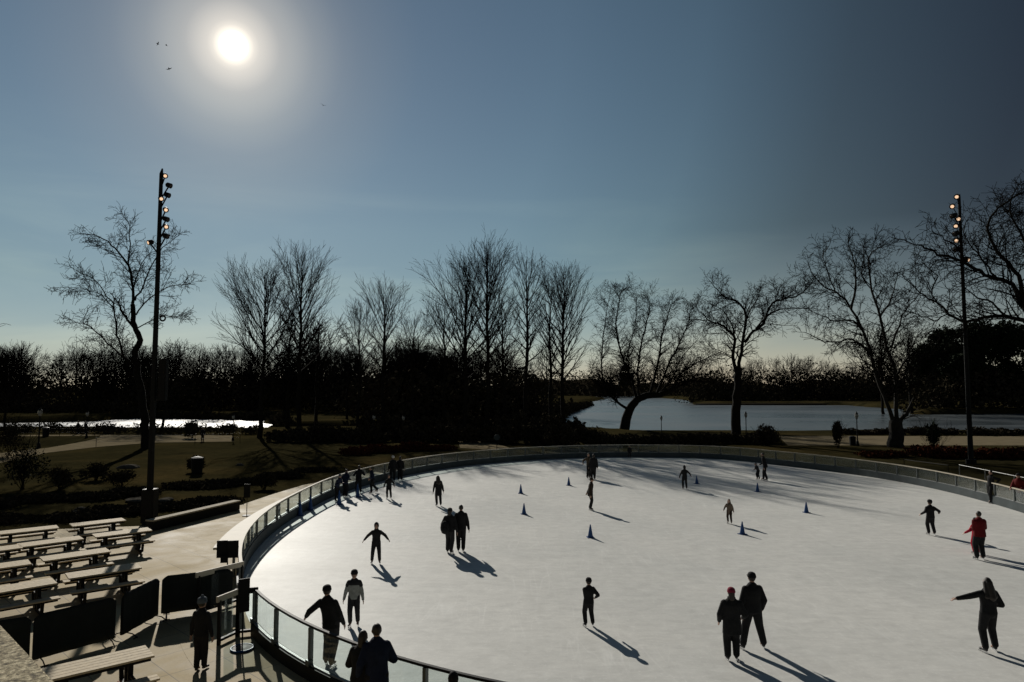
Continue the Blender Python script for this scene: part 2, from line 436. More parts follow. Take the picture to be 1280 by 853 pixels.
# ------------------------------------------------------------------ terrain and water
def polyd(px, py, poly):
    """signed distance, negative inside"""
    P = np.array(poly); d = np.full(px.shape, 1e9); inside = np.zeros(px.shape, bool)
    for i in range(len(P)):
        a, b = P[i], P[(i + 1) % len(P)]; e = b - a
        t = np.clip(((px - a[0]) * e[0] + (py - a[1]) * e[1]) / (e @ e), 0, 1)
        d = np.minimum(d, np.hypot(px - a[0] - t * e[0], py - a[1] - t * e[1]))
        c = ((a[1] > py) != (b[1] > py)) & (px < (b[0] - a[0]) * (py - a[1]) / (b[1] - a[1] + 1e-12) + a[0]); inside ^= c
    return np.where(inside, -d, d)
WZ = -1.0
lake_px = [(690, 534), (735, 541), (800, 545), (860, 546), (980, 545), (1280, 545), (1700, 543), (1700, 515), (1280, 517), (1150, 518.5), (1130, 512), (1060, 507), (1000, 506.5), (900, 506.5), (872, 506), (862, 501), (840, 498), (760, 498), (735, 503), (705, 520)]
pond_px = [(-500, 541), (110, 541), (330, 542), (470, 540), (470, 535.5), (345, 535), (335, 524), (180, 522.5), (110, 527), (20, 529), (-500, 530)]
pond2_px = [(-100, 517.5), (60, 517), (152, 515.5), (152, 512.5), (60, 513.5), (-100, 514)]
polys = [[tuple(g(x, y, WZ)[:2]) for x, y in pp] for pp in (lake_px, pond_px, pond2_px)]
def height(X, Y):
    d = np.minimum.reduce([polyd(X, Y, p) for p in polys])
    d = d + 1.2 * np.sin(X * .23 + Y * .11) * np.cos(Y * .31 - X * .07)
    t = np.clip((2.5 - d) / 6.0, 0, 1); t = t * t * (3 - 2 * t)
    return -.012 - 1.9 * t + .35 * np.clip((Y - 96) / 40, 0, 1) * (1 - t)
xs = np.concatenate([np.linspace(-4000, -400, 10), np.arange(-380, 420, 2.4), np.linspace(440, 4000, 10)])
ys = np.concatenate([np.array([-300, -80, -20, 0, 20, 40, 60, 75, 85]), np.arange(90, 135, .9), np.arange(135, 240, 2), np.arange(240, 420, 4.5), np.linspace(430, 6000, 12)])
GX, GY = np.meshgrid(xs, ys); GZ = height(GX, GY)
V = np.stack([GX, GY, GZ], -1).reshape(-1, 3); nx = len(xs); idx = np.arange(len(V)).reshape(GX.shape)
F = np.stack([idx[:-1, :-1], idx[:-1, 1:], idx[1:, 1:], idx[1:, :-1]], -1).reshape(-1, 4)
tag(link('ground', fast_mesh('ground', V, F, M['ground'], True)), kind='structure')
def gz(x, y): return float(height(np.array([float(x)]), np.array([float(y)]))[0])
def sheet(name, pts, z, m, kind='structure'):
    me = bpy.data.meshes.new(name); me.from_pydata([(p[0], p[1], z) for p in pts], [], [tuple(range(len(pts)))])
    me.materials.append(m); me.update()
    if me.polygons[0].normal.z < 0: me.flip_normals()
    return tag(link(name, me), kind=kind)
sheet('lake', [(40, 98), (0, 98), (-5, 560), (500, 560), (500, 98)], WZ, M['lake'])
sheet('pond', [(-62, 98), (-6, 98), (-6, 280), (-172, 280)], WZ, M['pond'])
sheet('pond', [(-400, 98), (-62, 98), (-172, 280), (-400, 280)], WZ, M['lake'])

# paved plaza on the left, ring round the rink, paths
plaza = [g(-400, 668), g(0, 664), g(190, 657), g(296, 633), g(340, 618), g(380, 606)]
plaza = [tuple(p[:2]) for p in plaza] + [tuple(g(470, 590)[:2]), (6, 30), (6, -12), (-45, -12)]
sheet('plaza', plaza, -.008, M['paving'])
mb = MB(); ribbon(mb, 0, PER, [(.02, -.004), (1.7, -.004), (1.7, -.009), (.02, -.009)], closed=True)
tag(mb.build('pavement', M['paving']), kind='structure')
def path(name, px, z=.004, m='path'):
    return sheet(name, [tuple(g(x, y)[:2]) for x, y in px], z, M[m])
path('path', [(126, 543.5), (290, 544), (292, 552), (190, 553.5), (120, 559), (60, 566), (0, 579), (-120, 612), (-150, 600), (-30, 570), (60, 560), (106, 552), (124, 547.5)])
path('path', [(-200, 545), (126, 543.6), (124, 544.8), (-200, 547.5)], .009)
path('path', [(972, 545), (1500, 546), (1500, 558), (1280, 557), (985, 557)])
path('path', [(573, 551), (610, 551), (640, 561), (620, 563), (575, 560)])

# kerb wall along the plaza edge
def low_wall(name, pts, wd, h, m, label, cat):
    mb = MB()
    for a, b in zip(pts, pts[1:]):
        a, b = Vector((*a[:2], 0)), Vector((*b[:2], 0)); mb.bar(a + Vector((0, 0, h / 2)), b + Vector((0, 0, h / 2)), h, wd)
    o = mb.build(name, m, bevel=.012); return tag(o, label, cat)
wl = [g(186, 664)[:2], g(240, 651)[:2], g(296, 637)[:2]]
kw = empty('kerb_wall', (0, 0, 0)); tag(kw, 'low dark kerb wall with pale top between lawn and plaza', 'low wall')
mb = MB(); mc = MB()
for a, b in zip(wl, wl[1:]):
    a3, b3 = Vector((*a, 0)), Vector((*b, 0)); d = (b3 - a3).normalized(); n = Vector((-d.y, d.x, 0)); m_ = Matrix((d, n, Vector((0, 0, 1)))).transposed()
    mb.box((a3 + b3) / 2 + Vector((0, 0, .2)), ((b3 - a3).length, .35, .4), rot=m_)
    mc.box((a3 + b3) / 2 + Vector((0, 0, .43)), ((b3 - a3).length, .42, .06), rot=m_)
mb.build('wall', M['kick_dark'], kw); mc.build('coping', M['kerb'], kw)

# ------------------------------------------------------------------ rink barrier
s_gateL = s_of(g(302, 704, 1.1)); s_gateR = s_of(g(312, 737, 1.1)); s_near_end = s_of(g(1500, 980, 1.1))
# direction of travel from the gate's far side round the far end
def span(a, b):
    return (b - a) % PER
# ring goes whichever way avoids the gate
fwd = span(s_gateL, s_gateR)
if fwd > PER / 2: far_a, far_len, sg = s_gateL, fwd, 1
else: far_a, far_len, sg = s_gateL, PER - fwd, -1
near_len = 32.0
far_len_total = far_len - near_len
def barrier(name, label, s0, length, sg, capm, capw, kick, postm, spacing, kh):
    root = empty(name, at_s(s0)); inv = -root.location
    tag(root, label, 'barrier')
    def shift(mb): mb.v = [(v[0] + inv.x, v[1] + inv.y, v[2]) for v in mb.v]; return mb
    s1 = s0 + sg * length
    mb = MB(); ribbon(mb, s0, s1, [(0, 0), (0, kh), (.16, kh), (.16, 0)]); shift(mb).build('kickboard', kick, root)
    mb = MB(); ribbon(mb, s0, s1, [(.03, 1.05), (.03, 1.10), (.03 + capw, 1.10), (.03 + capw, 1.05)]); shift(mb).build('top_rail', capm, root)
    mb = MB(); ribbon(mb, s0, s1, [(.05, kh), (.05, kh + .03), (.11, kh + .03), (.11, kh)]); shift(mb).build('glass_channel', M['alu'], root)
    n = int(length / spacing); 
    for i in range(n + 1):
        s = s0 + sg * length * i / n; p = at_s(s, .08); q = at_s(s + .05, .08); d = (q - p).normalized(); an = math.atan2(d.y, d.x)
        mb = MB(); mb.box((0, 0, (kh + 1.05) / 2), (.07, .09, 1.05 - kh)); mb.box((0, .03, kh + .06), (.13, .11, .12))
        for zz in (.45, .95): mb.tube([(0, -.05, zz), (0, .05, zz)], .014, 6)
        o = mb.build('post', postm, root); o.location = (p.x + inv.x, p.y + inv.y, 0); o.rotation_euler = (0, 0, an)
        if i < n:
            a = s + sg * .05; b = s0 + sg * length * (i + 1) / n - sg * .05
            mb = MB(); ribbon(mb, a, b, [(.070, kh + .03), (.070, 1.05), (.082, 1.05), (.082, kh + .03)], step=.5)
            shift(mb).build('glass_panel', M['glass'], root)
    return root
barrier('rink_barrier', 'long curved glass rink barrier with pale top rail round the far ice', far_a, far_len_total, sg, M['cap'], .10, M['kick'], M['post'], 1.75, .42)
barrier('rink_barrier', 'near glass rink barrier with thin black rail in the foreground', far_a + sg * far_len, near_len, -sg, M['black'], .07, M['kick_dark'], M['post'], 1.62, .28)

# wide pale wedge bench behind the left end of the barrier
mb = MB()
prof = []
n = 26; L0 = 12.0; S0 = far_a + sg * 2.6
V_, F_ = [], []
for i in range(n + 1):
    s = S0 + sg * L0 * i / n; f = i / n; wid = .05 + .72 * (1 - f) ** 1.2
    a = at_s(s, .135); b = at_s(s, .135 + wid)
    for (p, z) in ((a, .96), (b, .96), (b, 1.035), (a, 1.035), ): V_.append((p.x, p.y, z))
for i in range(n):
    for j in range(4):
        F_.append((i * 4 + j, (i + 1) * 4 + j, (i + 1) * 4 + (j + 1) % 4, i * 4 + (j + 1) % 4))
F_.append((0, 1, 2, 3)); F_.append((n * 4 + 3, n * 4 + 2, n * 4 + 1, n * 4))
wc = empty('counter', at_s(S0)); inv = -wc.location
tag(wc, 'pale tapering counter top curving behind the left end of the barrier', 'counter')
mb.add([(v[0] + inv.x, v[1] + inv.y, v[2]) for v in V_], F_); mb.build('countertop', M['cap'], wc)
for i in range(5):
    p = at_s(S0 + sg * (.3 + i * 2.2), .3) + inv; mb = MB(); mb.box((p.x, p.y, .48), (.07, .07, .955)); mb.build('leg', M['post'], wc)

# gate wings
def wing(name, a, b, label, railm, h=1.1, gl=True):
    a = Vector((*a[:2], 0)); b = Vector((*b[:2], 0)); root = empty(name, a); tag(root, label, 'railing')
    d = b - a; Ln = d.length; u = d / Ln
    mb = MB(); mb.bar(Vector((0, 0, h - .03)) - u * .1, Vector((0, 0, h - .03)) + d + u * .05, .06, .14); mb.build('top_rail', railm, root, bevel=.008)
    mb = MB(); mb.bar((0, 0, .1), Vector((0, 0, .1)) + d, .08, .06); mb.build('bottom_rail', M['black'], root)
    k = max(1, round(Ln / 1.0))
    for i in range(k + 1):
        p = d * i / k; mb = MB(); mb.bar(p, p + Vector((0, 0, h - .06)), .07, .09); mb.build('post', M['black'], root)
    if gl:
        mb = MB(); n_ = Vector((-u.y, u.x, 0)) * .006
        for i in range(k):
            p0 = d * i / k + u * .05; p1 = d * (i + 1) / k - u * .05
            mb.bar((p0 + p1) / 2 + Vector((0, 0, .15)), (p0 + p1) / 2 + Vector((0, 0, h - .07)), (p1 - p0).length * .98 if abs(u.x) > .7 else .012, .012 if abs(u.x) > .7 else (p1 - p0).length * .98)
        mb.build('glass_panel', M['glass'], root)
    return root
gl_end = at_s(far_a, .05); gr_end = at_s(far_a + sg * far_len, .05)
wing('gate_railing', g(249, 717, 1.1), gl_end, 'pale topped railing running left from the open rink gate, the farther of two', M['cap'])
wing('gate_railing', g(275, 747, 1.1), g(298, 738, 1.1), 'short railing with sloping pale top beside the round footed signboard', M['cap'])
wing('gate_railing', g(299, 738, 1.1), gr_end, 'short dark railing panel joining the near barrier at the gate', M['black'])

# ------------------------------------------------------------------ granite parapet under the camera
A = g(0, 777, 5.25); B = g(73, 853, 5.25); u = (B - A).normalized(); n_ = Vector((u.y, -u.x, 0))
if n_.dot(Vector((0, 0, 0)) - A.xy.to_3d()) < 0: n_ = -n_
mb = MB(); a = A - u * 4; b = B + u * 3.0; a.z = b.z = 0; tk = .55
V_ = []
for z in (4.0, 5.25):
    for p in (a, b, b + n_ * tk, a + n_ * tk): V_.append((p.x, p.y, z))
mb.add(V_, [(3, 2, 1, 0), (4, 5, 6, 7), (0, 1, 5, 4), (1, 2, 6, 5), (2, 3, 7, 6), (3, 0, 4, 7)])
o = mb.build('parapet', M['granite'], bevel=.012); tag(o, 'rough speckled granite parapet in the bottom left corner', 'parapet')
# terrace wall carrying the parapet
mb = MB(); V_ = []
for z in (-.01, 3.995):
    for p in (a + n_ * .06, b + n_ * .06, b + n_ * (tk - .06), a + n_ * (tk - .06)): V_.append((p.x, p.y, z))
mb.add(V_, [(3, 2, 1, 0), (4, 5, 6, 7), (0, 1, 5, 4), (1, 2, 6, 5), (2, 3, 7, 6), (3, 0, 4, 7)])
tag(mb.build('terrace_wall', M['kerb']), 'stone terrace wall below the granite parapet', 'wall')

# ------------------------------------------------------------------ people
def remesh(mb, voxel, m, name):
    me = mb.mesh(name, None); ob = bpy.data.objects.new('tmp', me); COL.objects.link(ob)
    md = ob.modifiers.new('r', 'REMESH'); md.mode = 'VOXEL'; md.voxel_size = voxel; md.use_smooth_shade = True
    ms = ob.modifiers.new('s', 'SMOOTH'); ms.factor = .5; ms.iterations = 2
    dg = bpy.context.evaluated_depsgraph_get(); out = bpy.data.meshes.new_from_object(ob.evaluated_get(dg))
    bpy.data.objects.remove(ob); bpy.data.meshes.remove(me); out.name = name
    out.materials.clear(); out.materials.append(m)
    return out

def ik(a, b, l1, l2, pole):
    a, b = Vector(a), Vector(b); d = b - a; D = d.length; mx = (l1 + l2) * .998
    if D > mx: b = a + d * (mx / D); d = b - a; D = mx
    x = (l1 * l1 - l2 * l2 + D * D) / (2 * D); hgt = math.sqrt(max(l1 * l1 - x * x, 0)); u = d / D
    p = Vector(pole); p = p - u * p.dot(u)
    p = p.normalized() if p.length > 1e-5 else Vector((0, 0, 1))
    return a + u * x + p * hgt, b

PEOPLE = 0
def person(label, loc, h, face, jacket=BLK, trousers=BLK, fl=(.07, 0), fr=(-.07, 0), lift_l=0, lift_r=0, hl=(.17, -.01, .47), hr=(-.17, -.01, .47),
           lean=(0, 0), hip=(0, 0), head=(0, 0), coat=.46, hat=None, hair='short', hairm='hair', skates=True, child=False, bulk=1.0, sec=None, scarf=None, hood=False, bootm='boot', group=None):
    """person-local axes: faces -Y, left hand side +X; all lengths in units of body height"""
    global PEOPLE; PEOPLE += 1
    root = empty('person', loc, R(face)); tag(root, label, 'person', group); bulk *= 1.08
    near = Vector(loc).length < 32; vx = .0075 if near else .013; vc = .014 if near else .02
    b0 = (.05 if skates else .0) / h
    hs = 1.22 if child else 1.03
    def S(mb): mb.v = [(v[0] * h, v[1] * h, v[2] * h) for v in mb.v]; return mb
    hx, hy = hip; lx, ly = lean
    pel = Vector((hx, hy, .51 + b0 * .5)); sh = Vector((hx + lx, hy + ly, .81 - .5 * (lx * lx + ly * ly) / .3)); 
    def T(z):  # point on spine
        f = (z - .51) / .30; return Vector((pel.x + (sh.x - pel.x) * f, pel.y + (sh.y - pel.y) * f, pel.z + (sh.z - pel.z) * f))
    nk = T(.85); hc = T(.85) + Vector((lx * .15 + head[0], ly * .15 + head[1] - .008, .078 * (1.1 if child else 1)))
    legs = []
    for sx, ft, lf in ((1, fl, lift_l), (-1, fr, lift_r)):
        hj = pel + Vector((sx * .048, 0, 0)); an = Vector((ft[0], ft[1], .055 + b0 + lf))
        kn, an = ik(hj, an, .229, .223, (sx * .15, -1, 0)); legs.append((sx, hj, kn, an))
    arms = []
    for sx, hd in ((1, hl), (-1, hr)):
        sj = sh + Vector((sx * .098 * bulk ** .5, 0, -.022)); el, wr = ik(sj, hd, .165, .15, (sx * .5, .9, -.5)); arms.append((sx, sj, el, wr))
    # ---- body: one continuous surface
    mb = MB()
    mb.loft([(T(z), rx, ry) for z, rx, ry in ((.49, .075, .05), (.55, .08, .055), (.61, .07, .048), (.70, .085, .055), (.77, .1, .055), (.81, .085, .045), (.84, .03, .03))])
    mb.rcone(T(.82), hc - Vector((0, -.01, .03)), .030, .027)
    mb.ell(hc, (.042 * hs, .052 * hs, .060 * hs)); mb.ell(hc + Vector((0, -.014, -.030)) * hs, (.031 * hs, .036 * hs, .034 * hs))
    mb.rcone(hc + Vector((0, -.050, .006)) * hs, hc + Vector((0, -.060, -.014)) * hs, .005 * hs, .0085 * hs, 8)
    mb.rcone(hc + Vector((-.018, -.043, .012)) * hs, hc + Vector((.018, -.043, .012)) * hs, .008 * hs, .008 * hs, 8)
    mb.rcone(hc + Vector((-.011, -.048, -.029)) * hs, hc + Vector((.011, -.048, -.029)) * hs, .0055 * hs, .0055 * hs, 8)
    for sx in (1, -1): mb.ell(hc + Vector((sx * .043, 0, -.004)) * hs, (.006 * hs, .012 * hs, .017 * hs))
    for sx, hj, kn, an in legs:
        mb.rcone(hj, kn, .045, .031); mb.rcone(kn, an, .031, .019); mb.rcone(an, an + Vector((0, -.06, -.035)), .02, .016)
    for sx, sj, el, wr in arms:
        mb.rcone(sj, el, .030, .022); mb.rcone(el, wr, .022, .014)
        d = (wr - el).normalized(); wv = Vector((0, -1, 0)) if abs(d.y) < .8 else Vector((1, 0, 0)); wv = (wv - d * wv.dot(d)).normalized(); pn = d.cross(wv)
        if pn.z > 0: pn = -pn
        pc = wr + d * .026; mb.ell(pc, (.024, .012, .030), rot=Matrix((wv, pn, d)).transposed())
        for k, (o, ln) in enumerate(((-.0195, .033), (-.0065, .042), (.0065, .045), (.0195, .038))):
            p0 = pc + d * .018 + wv * -o; p1 = p0 + (d + wv * (-o * 6)) .normalized() * ln * .55 + pn * .003; p2 = p1 + (d * .85 + pn * .5).normalized() * ln * .5
            mb.rcone(p0, p1, .0062, .0056, 6); mb.rcone(p1, p2, .0056, .0048, 6)
        t0 = wr + d * .012 + wv * .016; t1 = t0 + (d * .6 + wv * .8).normalized() * .024; t2 = t1 + (d * .95 + wv * .2 + pn * .2).normalized() * .02
        mb.rcone(t0, t1, .0075, .0066, 6); mb.rcone(t1, t2, .0066, .0055, 6)
    link('body', remesh(S(mb), vx, M['skin'], 'body'), root)
    # ---- eyes
    if near:
        for sx in (1, -1):
            e = MB(); e.ell(hc + Vector((sx * .017, -.047, .002)) * hs, .0062 * hs, nu=8, nv=6); link('eye', S(e).mesh('eye', M['eye'], True), root)
    # ---- trousers
    mb = MB(); mb.loft([(T(z), rx * bulk, ry * bulk) for z, rx, ry in ((.455, .06, .05), (.49, .088, .066), (.53, .092, .068), (.58, .084, .06))])
    for sx, hj, kn, an in legs:
        mb.rcone(hj + Vector((0, 0, .01)), kn, .060 * bulk, .045 * bulk); mb.rcone(kn, an + Vector((0, .004, .008)), .045 * bulk, .037 * bulk)
    link('trousers', remesh(S(mb), vc, cloth(*trousers), 'trousers'), root)
    # ---- jacket or coat
    bk = bulk; prof = [(.53, .098, .074), (.58, .094, .068), (.64, .092, .066), (.71, .100, .072), (.765, .104, .070), (.80, .094, .060), (.828, .066, .050), (.862, .038, .042)]
    lo = []
    z = coat
    while z < .52: f = (.53 - z) / .25; lo.append((z, .098 + .012 * f, .074 + .014 * f)); z += .04
    mb = MB(); rings = []
    for zz, rx, ry in lo + prof:
        c = T(zz) if zz >= .49 else Vector((pel.x, pel.y, T(.49).z - (.49 - zz)))
        rings.append((c, rx * bk, ry * bk))
    mb.loft(rings)
    for sx, sj, el, wr in arms:
        mb.rcone(sj + Vector((-sx * .01, 0, -.005)), el, .040 * bk, .035 * bk); mb.rcone(el, wr + (wr - el).normalized() * -.004, .034 * bk, .024 * bk)
    if hood:
        mb.ell(hc + Vector((0, .012, .004)), (.052 * hs, .058 * hs, .070 * hs)); mb.rcone(T(.83), hc - Vector((0, -.02, .03)), .052, .048)
    else:
        mb.rcone(T(.84), T(.84) + Vector((0, 0, .018)), .040, .036)
    link('coat' if coat < .42 else 'jacket', remesh(S(mb), vc, cloth(*jacket), 'jacket'), root)
    if sec:   # darker yoke across the shoulders
        mb = MB(); mb.loft([(T(z), rx * bk + .004, ry * bk + .004) for z, rx, ry in ((.745, .106, .070), (.78, .108, .068), (.81, .096, .059), (.84, .058, .048), (.868, .038, .042))])
        for sx, sj, el, wr in arms: mb.rcone(sj + Vector((-sx * .01, 0, -.003)), sj.lerp(el, .35), .045 * bk, .042 * bk)
        link('yoke', remesh(S(mb), vc, cloth(*sec), 'yoke'), root)
    if scarf:
        mb = MB(); pts = [nk + Vector((math.cos(a) * .042, math.sin(a) * .040, .012)) for a in np.linspace(0, 6.28, 14)]
        mb.tube([p for p in pts], .017, 8); mb.rcone(nk + Vector((.02, -.045, .0)), nk + Vector((.045, -.085, -.2)), .018, .014)
        mb.rcone(nk + Vector((.02, -.045, .0)), nk + Vector((-.01, -.09, -.14)), .016, .013)
        link('scarf', remesh(S(mb), vc * .8, cloth(*scarf), 'scarf'), root)
    # ---- hair and hat
    hm = M[hairm]
    if not hood:
        mb = MB(); mb.ell(hc + Vector((0, .009, .010)) * hs, (.0475 * hs, .052 * hs, .058 * hs))
        if hair == 'long':
            mb.rcone(hc + Vector((0, .03, 0)), T(.74) + Vector((0, .075 * bk, 0)), .048, .042)
            for sx in (1, -1): mb.rcone(hc + Vector((sx * .034, .008, 0)), T(.75) + Vector((sx * .060, .050 * bk, 0)), .030, .030)
        elif hair == 'bob':
            mb.rcone(hc + Vector((0, .026, 0)), hc + Vector((0, .034, -.075)), .046, .042)
        elif hair == 'tail':
            mb.rcone(hc + Vector((0, .055, .01)), hc + Vector((0, .085, -.11)), .020, .011)
        me = remesh(S(mb), vc * .7, hm, 'hair'); link('hair', me, root)
    if hat:
        mb = MB(); c = hc + Vector((0, .004, .016)) * hs
        mb.loft([(c + Vector((0, 0, dz * hs)), rx * hs, (rx + .006) * hs) for dz, rx in ((-.004, .052), (.010, .053), (.030, .050), (.046, .040), (.055, .024), (.058, .008))])
        mb.loft([(c + Vector((0, 0, dz * hs)), rx * hs, (rx + .006) * hs) for dz, rx in ((-.012, .0545), (.008, .0555))])
        if hat[0] == 'pom': mb.ell(c + Vector((0, 0, .066)) * hs, .017 * hs)
        if hat[0] == 'flap':
            for sx in (1, -1): mb.rcone(c + Vector((sx * .048, 0, -.01)) * hs, c + Vector((sx * .044, -.005, -.065)) * hs, .016, .012)
        if hat[0] == 'peak': mb.ell(c + Vector((0, -.07, 0)) * hs, (.036 * hs, .036 * hs, .006 * hs))
        if hat[0] == 'helmet': mb.ell(c + Vector((0, .004, .012)) * hs, (.060 * hs, .068 * hs, .056 * hs))
        o = link('helmet' if hat[0] == 'helmet' else 'hat', remesh(S(mb), vc * .7, cloth(*hat[1]), 'hat'), root)
    # ---- feet
    for sx, hj, kn, an in legs:
        toe = Vector((sx * .25, -1, 0)).normalized(); dz = an.z - .055
        mb = MB(); foot = an + Vector((0, 0, -.028))
        mb.rcone(an + Vector((0, .004, .035)), foot, .029, .026); mb.rcone(foot + toe * -.012 + Vector((0, 0, -.004)), foot + toe * .075 + Vector((0, 0, -.010)), .023, .017)
        bo = link('skate' if skates else 'shoe', remesh(S(mb), vc * .8, M[bootm], 'skate'), root)
        if skates:
            bl = MB(); c = foot + toe * .03; ang_ = math.atan2(toe.y, toe.x); zb = (foot.z - .026) * h; zz0 = zb - .045
            C3 = Vector((c.x * h, c.y * h, 0)); Lb = .15 * h
            bl.box((C3.x, C3.y, (zb + zz0) / 2 - .008), (Lb, .004, .024), rz=ang_)
            for o_ in (-.3, .3): bl.box((C3.x + math.cos(ang_) * Lb * o_, C3.y + math.sin(ang_) * Lb * o_, zb - .012), (.03, .014, .034), rz=ang_)
            bl.build('blade', M['blade'], bo)
    return root

def P(px, py, label, h, face, **k):
    return person(label, g(px, py), h, face, **k)
SK = 'skaters on the ice'
P(470, 705, 'child skater in dark clothes with both arms spread, left ice', 1.40, 8, child=True, hl=(.29, -.04, .60), hr=(-.29, -.04, .60), fl=(.085, 0), fr=(-.10, .02), hood=True, jacket=BLK, trousers=BLK)
P(442, 783, 'skater in pale grey jacket with dark shoulders walking towards the near barrier', 1.40, 5, child=True, jacket=GREY, sec=CHAR, trousers=CHAR, fl=(.07, .02), fr=(-.06, -.04), hl=(.17, -.03, .47), hr=(-.19, .0, .46), hat=('beanie', BLK), coat=.48)
P(548, 633, 'lone skater in long dark coat beyond the standing couple', 1.58, 200, coat=.34, hair='long', jacket=BLK, trousers=BLK, fl=(.05, -.02), fr=(-.07, .03), hl=(.18, .02, .48), lean=(.01, -.03))
P(562, 692, 'skater with a bag on the back, left one of a couple', 1.66, 165, jacket=BLK, trousers=CHAR, hair='bob', fl=(.06, -.03), fr=(-.05, .04), hl=(.19, -.03, .50), bulk=1.06, hat=('beanie', BLK))
P(576, 690, 'tall skater in dark jacket, right one of a standing couple', 1.74, 185, jacket=BLK, trousers=BLK, fl=(.05, .0), fr=(-.05, .02), hair='short', coat=.45, bulk=1.05)
bp_ = empty('backpack', g(556, 692) + Vector((0.02, -.22, .98))); tag(bp_, 'dark round backpack hanging on the left skater of the couple', 'backpack')
mb = MB(); mb.ell((0, 0, 0), (.17, .11, .24)); mb.ell((0, -.09, -.06), (.12, .06, .13)); mb.build('pack', cloth(*BLK), bp_, True)
mb = MB(); mb.tube([(-.08, .1, .18), (-.09, .16, .1), (-.09, .15, -.1), (-.08, .1, -.2)], .015, 6); mb.tube([(.08, .1, .18), (.09, .16, .1), (.09, .15, -.1), (.08, .1, -.2)], .015, 6); mb.build('strap', cloth(*CHAR), bp_)
P(741.5, 600, 'bulky dark skater on the right of the far pair by the barrier', 1.72, 170, jacket=BLK, coat=.40, bulk=1.12, fl=(.06, .02), fr=(-.05, -.03), lean=(-.02, -.03), hair='bob')
P(736.5, 598.5, 'skater reaching one arm out to the left in the far pair near the barrier', 1.72, 15, jacket=BROWN, trousers=BLK, hr=(-.27, -.04, .62), fl=(.02, .03), fr=(-.09, -.03), lean=(-.03, -.02), hair='short')
P(738, 638, 'dark skater in waist length jacket gliding behind the upper middle cones', 1.62, 70, jacket=DKB, trousers=BLK, hl=(.12, .14, .49), hr=(-.14, -.04, .46), fl=(.03, .02), fr=(-.03, -.02), lean=(0, -.03), hat=('beanie', DKB), coat=.42)
P(856, 612, 'child skater holding both arms out low beside a far blue cone', 1.42, 178, child=True, hl=(.21, -.03, .50), hr=(-.27, -.03, .58), fl=(.075, .02), fr=(-.075, 0), jacket=BLK, hood=True)
P(912, 655, 'small child skater in brown coat stepping past a blue cone', 1.10, -30, child=True, jacket=TAN, trousers=DKB, coat=.36, fl=(.08, -.03), fr=(-.07, .04), hr=(-.20, -.10, .55), hl=(.16, .06, .48), hair='long', hairm='hair_b', lean=(0, -.03))
P(957, 601, 'tall adult in black guiding a child at the far right of the ice', 1.84, -120, jacket=BLK, trousers=BLK, fl=(.05, .05), fr=(-.05, -.08), hr=(-.12, -.20, .55), lean=(0, -.06))
P(948, 600, 'small child leaning forward beside the tall adult in black', 1.15, -70, child=True, jacket=CHAR, trousers=BLK, lean=(0, -.11), head=(0, -.03), hl=(.1, -.25, .62), hr=(-.1, -.22, .58), fl=(.05, .03), fr=(-.05, -.03), hat=('beanie', BLUEG))
P(1164, 669, 'child skater with both arms spread, alone near the right barrier', 1.43, 182, child=True, hl=(.26, -.02, .60), hr=(-.27, -.02, .63), fl=(.07, 0), fr=(-.08, .03), jacket=BLK, trousers=BLK, bulk=1.12, hat=('beanie', BLK))
P(1226, 700, 'adult skater in red jacket and black trousers near the right edge', 1.72, 182, jacket=RED, trousers=BLK, fl=(.08, 0), fr=(-.05, 0), hl=(.02, -.16, .62), hr=(-.12, -.20, .62), bulk=1.15, coat=.46, hair='short')
P(1221.5, 693, 'child in bright red trousers held in front of the adult in red', 1.30, 182, child=True, jacket=CRIM, trousers=CRIM, fl=(.08, 0), fr=(-.09, 0), hl=(.32, 0, .60), hat=('beanie', BLK), bulk=1.15)
P(1238, 816, 'woman with long dark hair pointing her arm to the left, bottom right', 1.70, 184, jacket=BLK, trousers=BLK, hair='long', hl=(.40, -.08, .70), hr=(-.13, -.12, .60), fl=(.085, .02), fr=(-.095, -.03), lean=(-.02, -.02), coat=.50, bulk=1.06)
P(942, 812, 'man in black jacket and cap standing with his legs apart', 1.77, 188, jacket=BLK, trousers=BLK, hat=('peak', BLK), fl=(.145, 0), fr=(-.14, 0), hl=(.155, -.07, .50), hr=(-.155, -.05, .50), bulk=1.1, coat=.47)
P(916, 827, 'woman in red knitted hat standing in front of the man in black', 1.62, 172, jacket=BLK, trousers=BLK, hat=('beanie', PINK), hair='bob', coat=.36, hl=(.16, -.07, .52), hr=(-.17, -.12, .56), fl=(.065, .0), fr=(-.055, -.03), bulk=1.16, scarf=CHAR)
P(736, 784, 'small child in dark clothes standing alone at the front of the ice', 1.21, 195, child=True, hr=(-.19, -.07, .58), hl=(-.02, -.15, .60), fl=(.075, 0), fr=(-.085, .01), bulk=1.08, jacket=BLK, trousers=BLK, hat=('beanie', BLK), lean=(-.01, -.01))
P(1239, 629, 'slim skater in black leaning back against the right barrier', 1.72, -80, jacket=BLK, trousers=BLK, fl=(.04, -.05), fr=(-.04, .06), hl=(.12, .1, .62), hr=(-.12, .1, .62), lean=(0, .03), coat=.50)
P(1275, 637, 'person in dark red jacket at the barrier on the right edge', 1.80, -60, jacket=DRED, trousers=BLK, hl=(.1, -.15, .58), hr=(-.12, -.18, .58), bulk=1.1, coat=.45, hat=('beanie', BLK))
P(787, 573, 'distant dark figure standing against the far barrier', 1.1, 0, child=True, jacket=BLK, trousers=BLK)
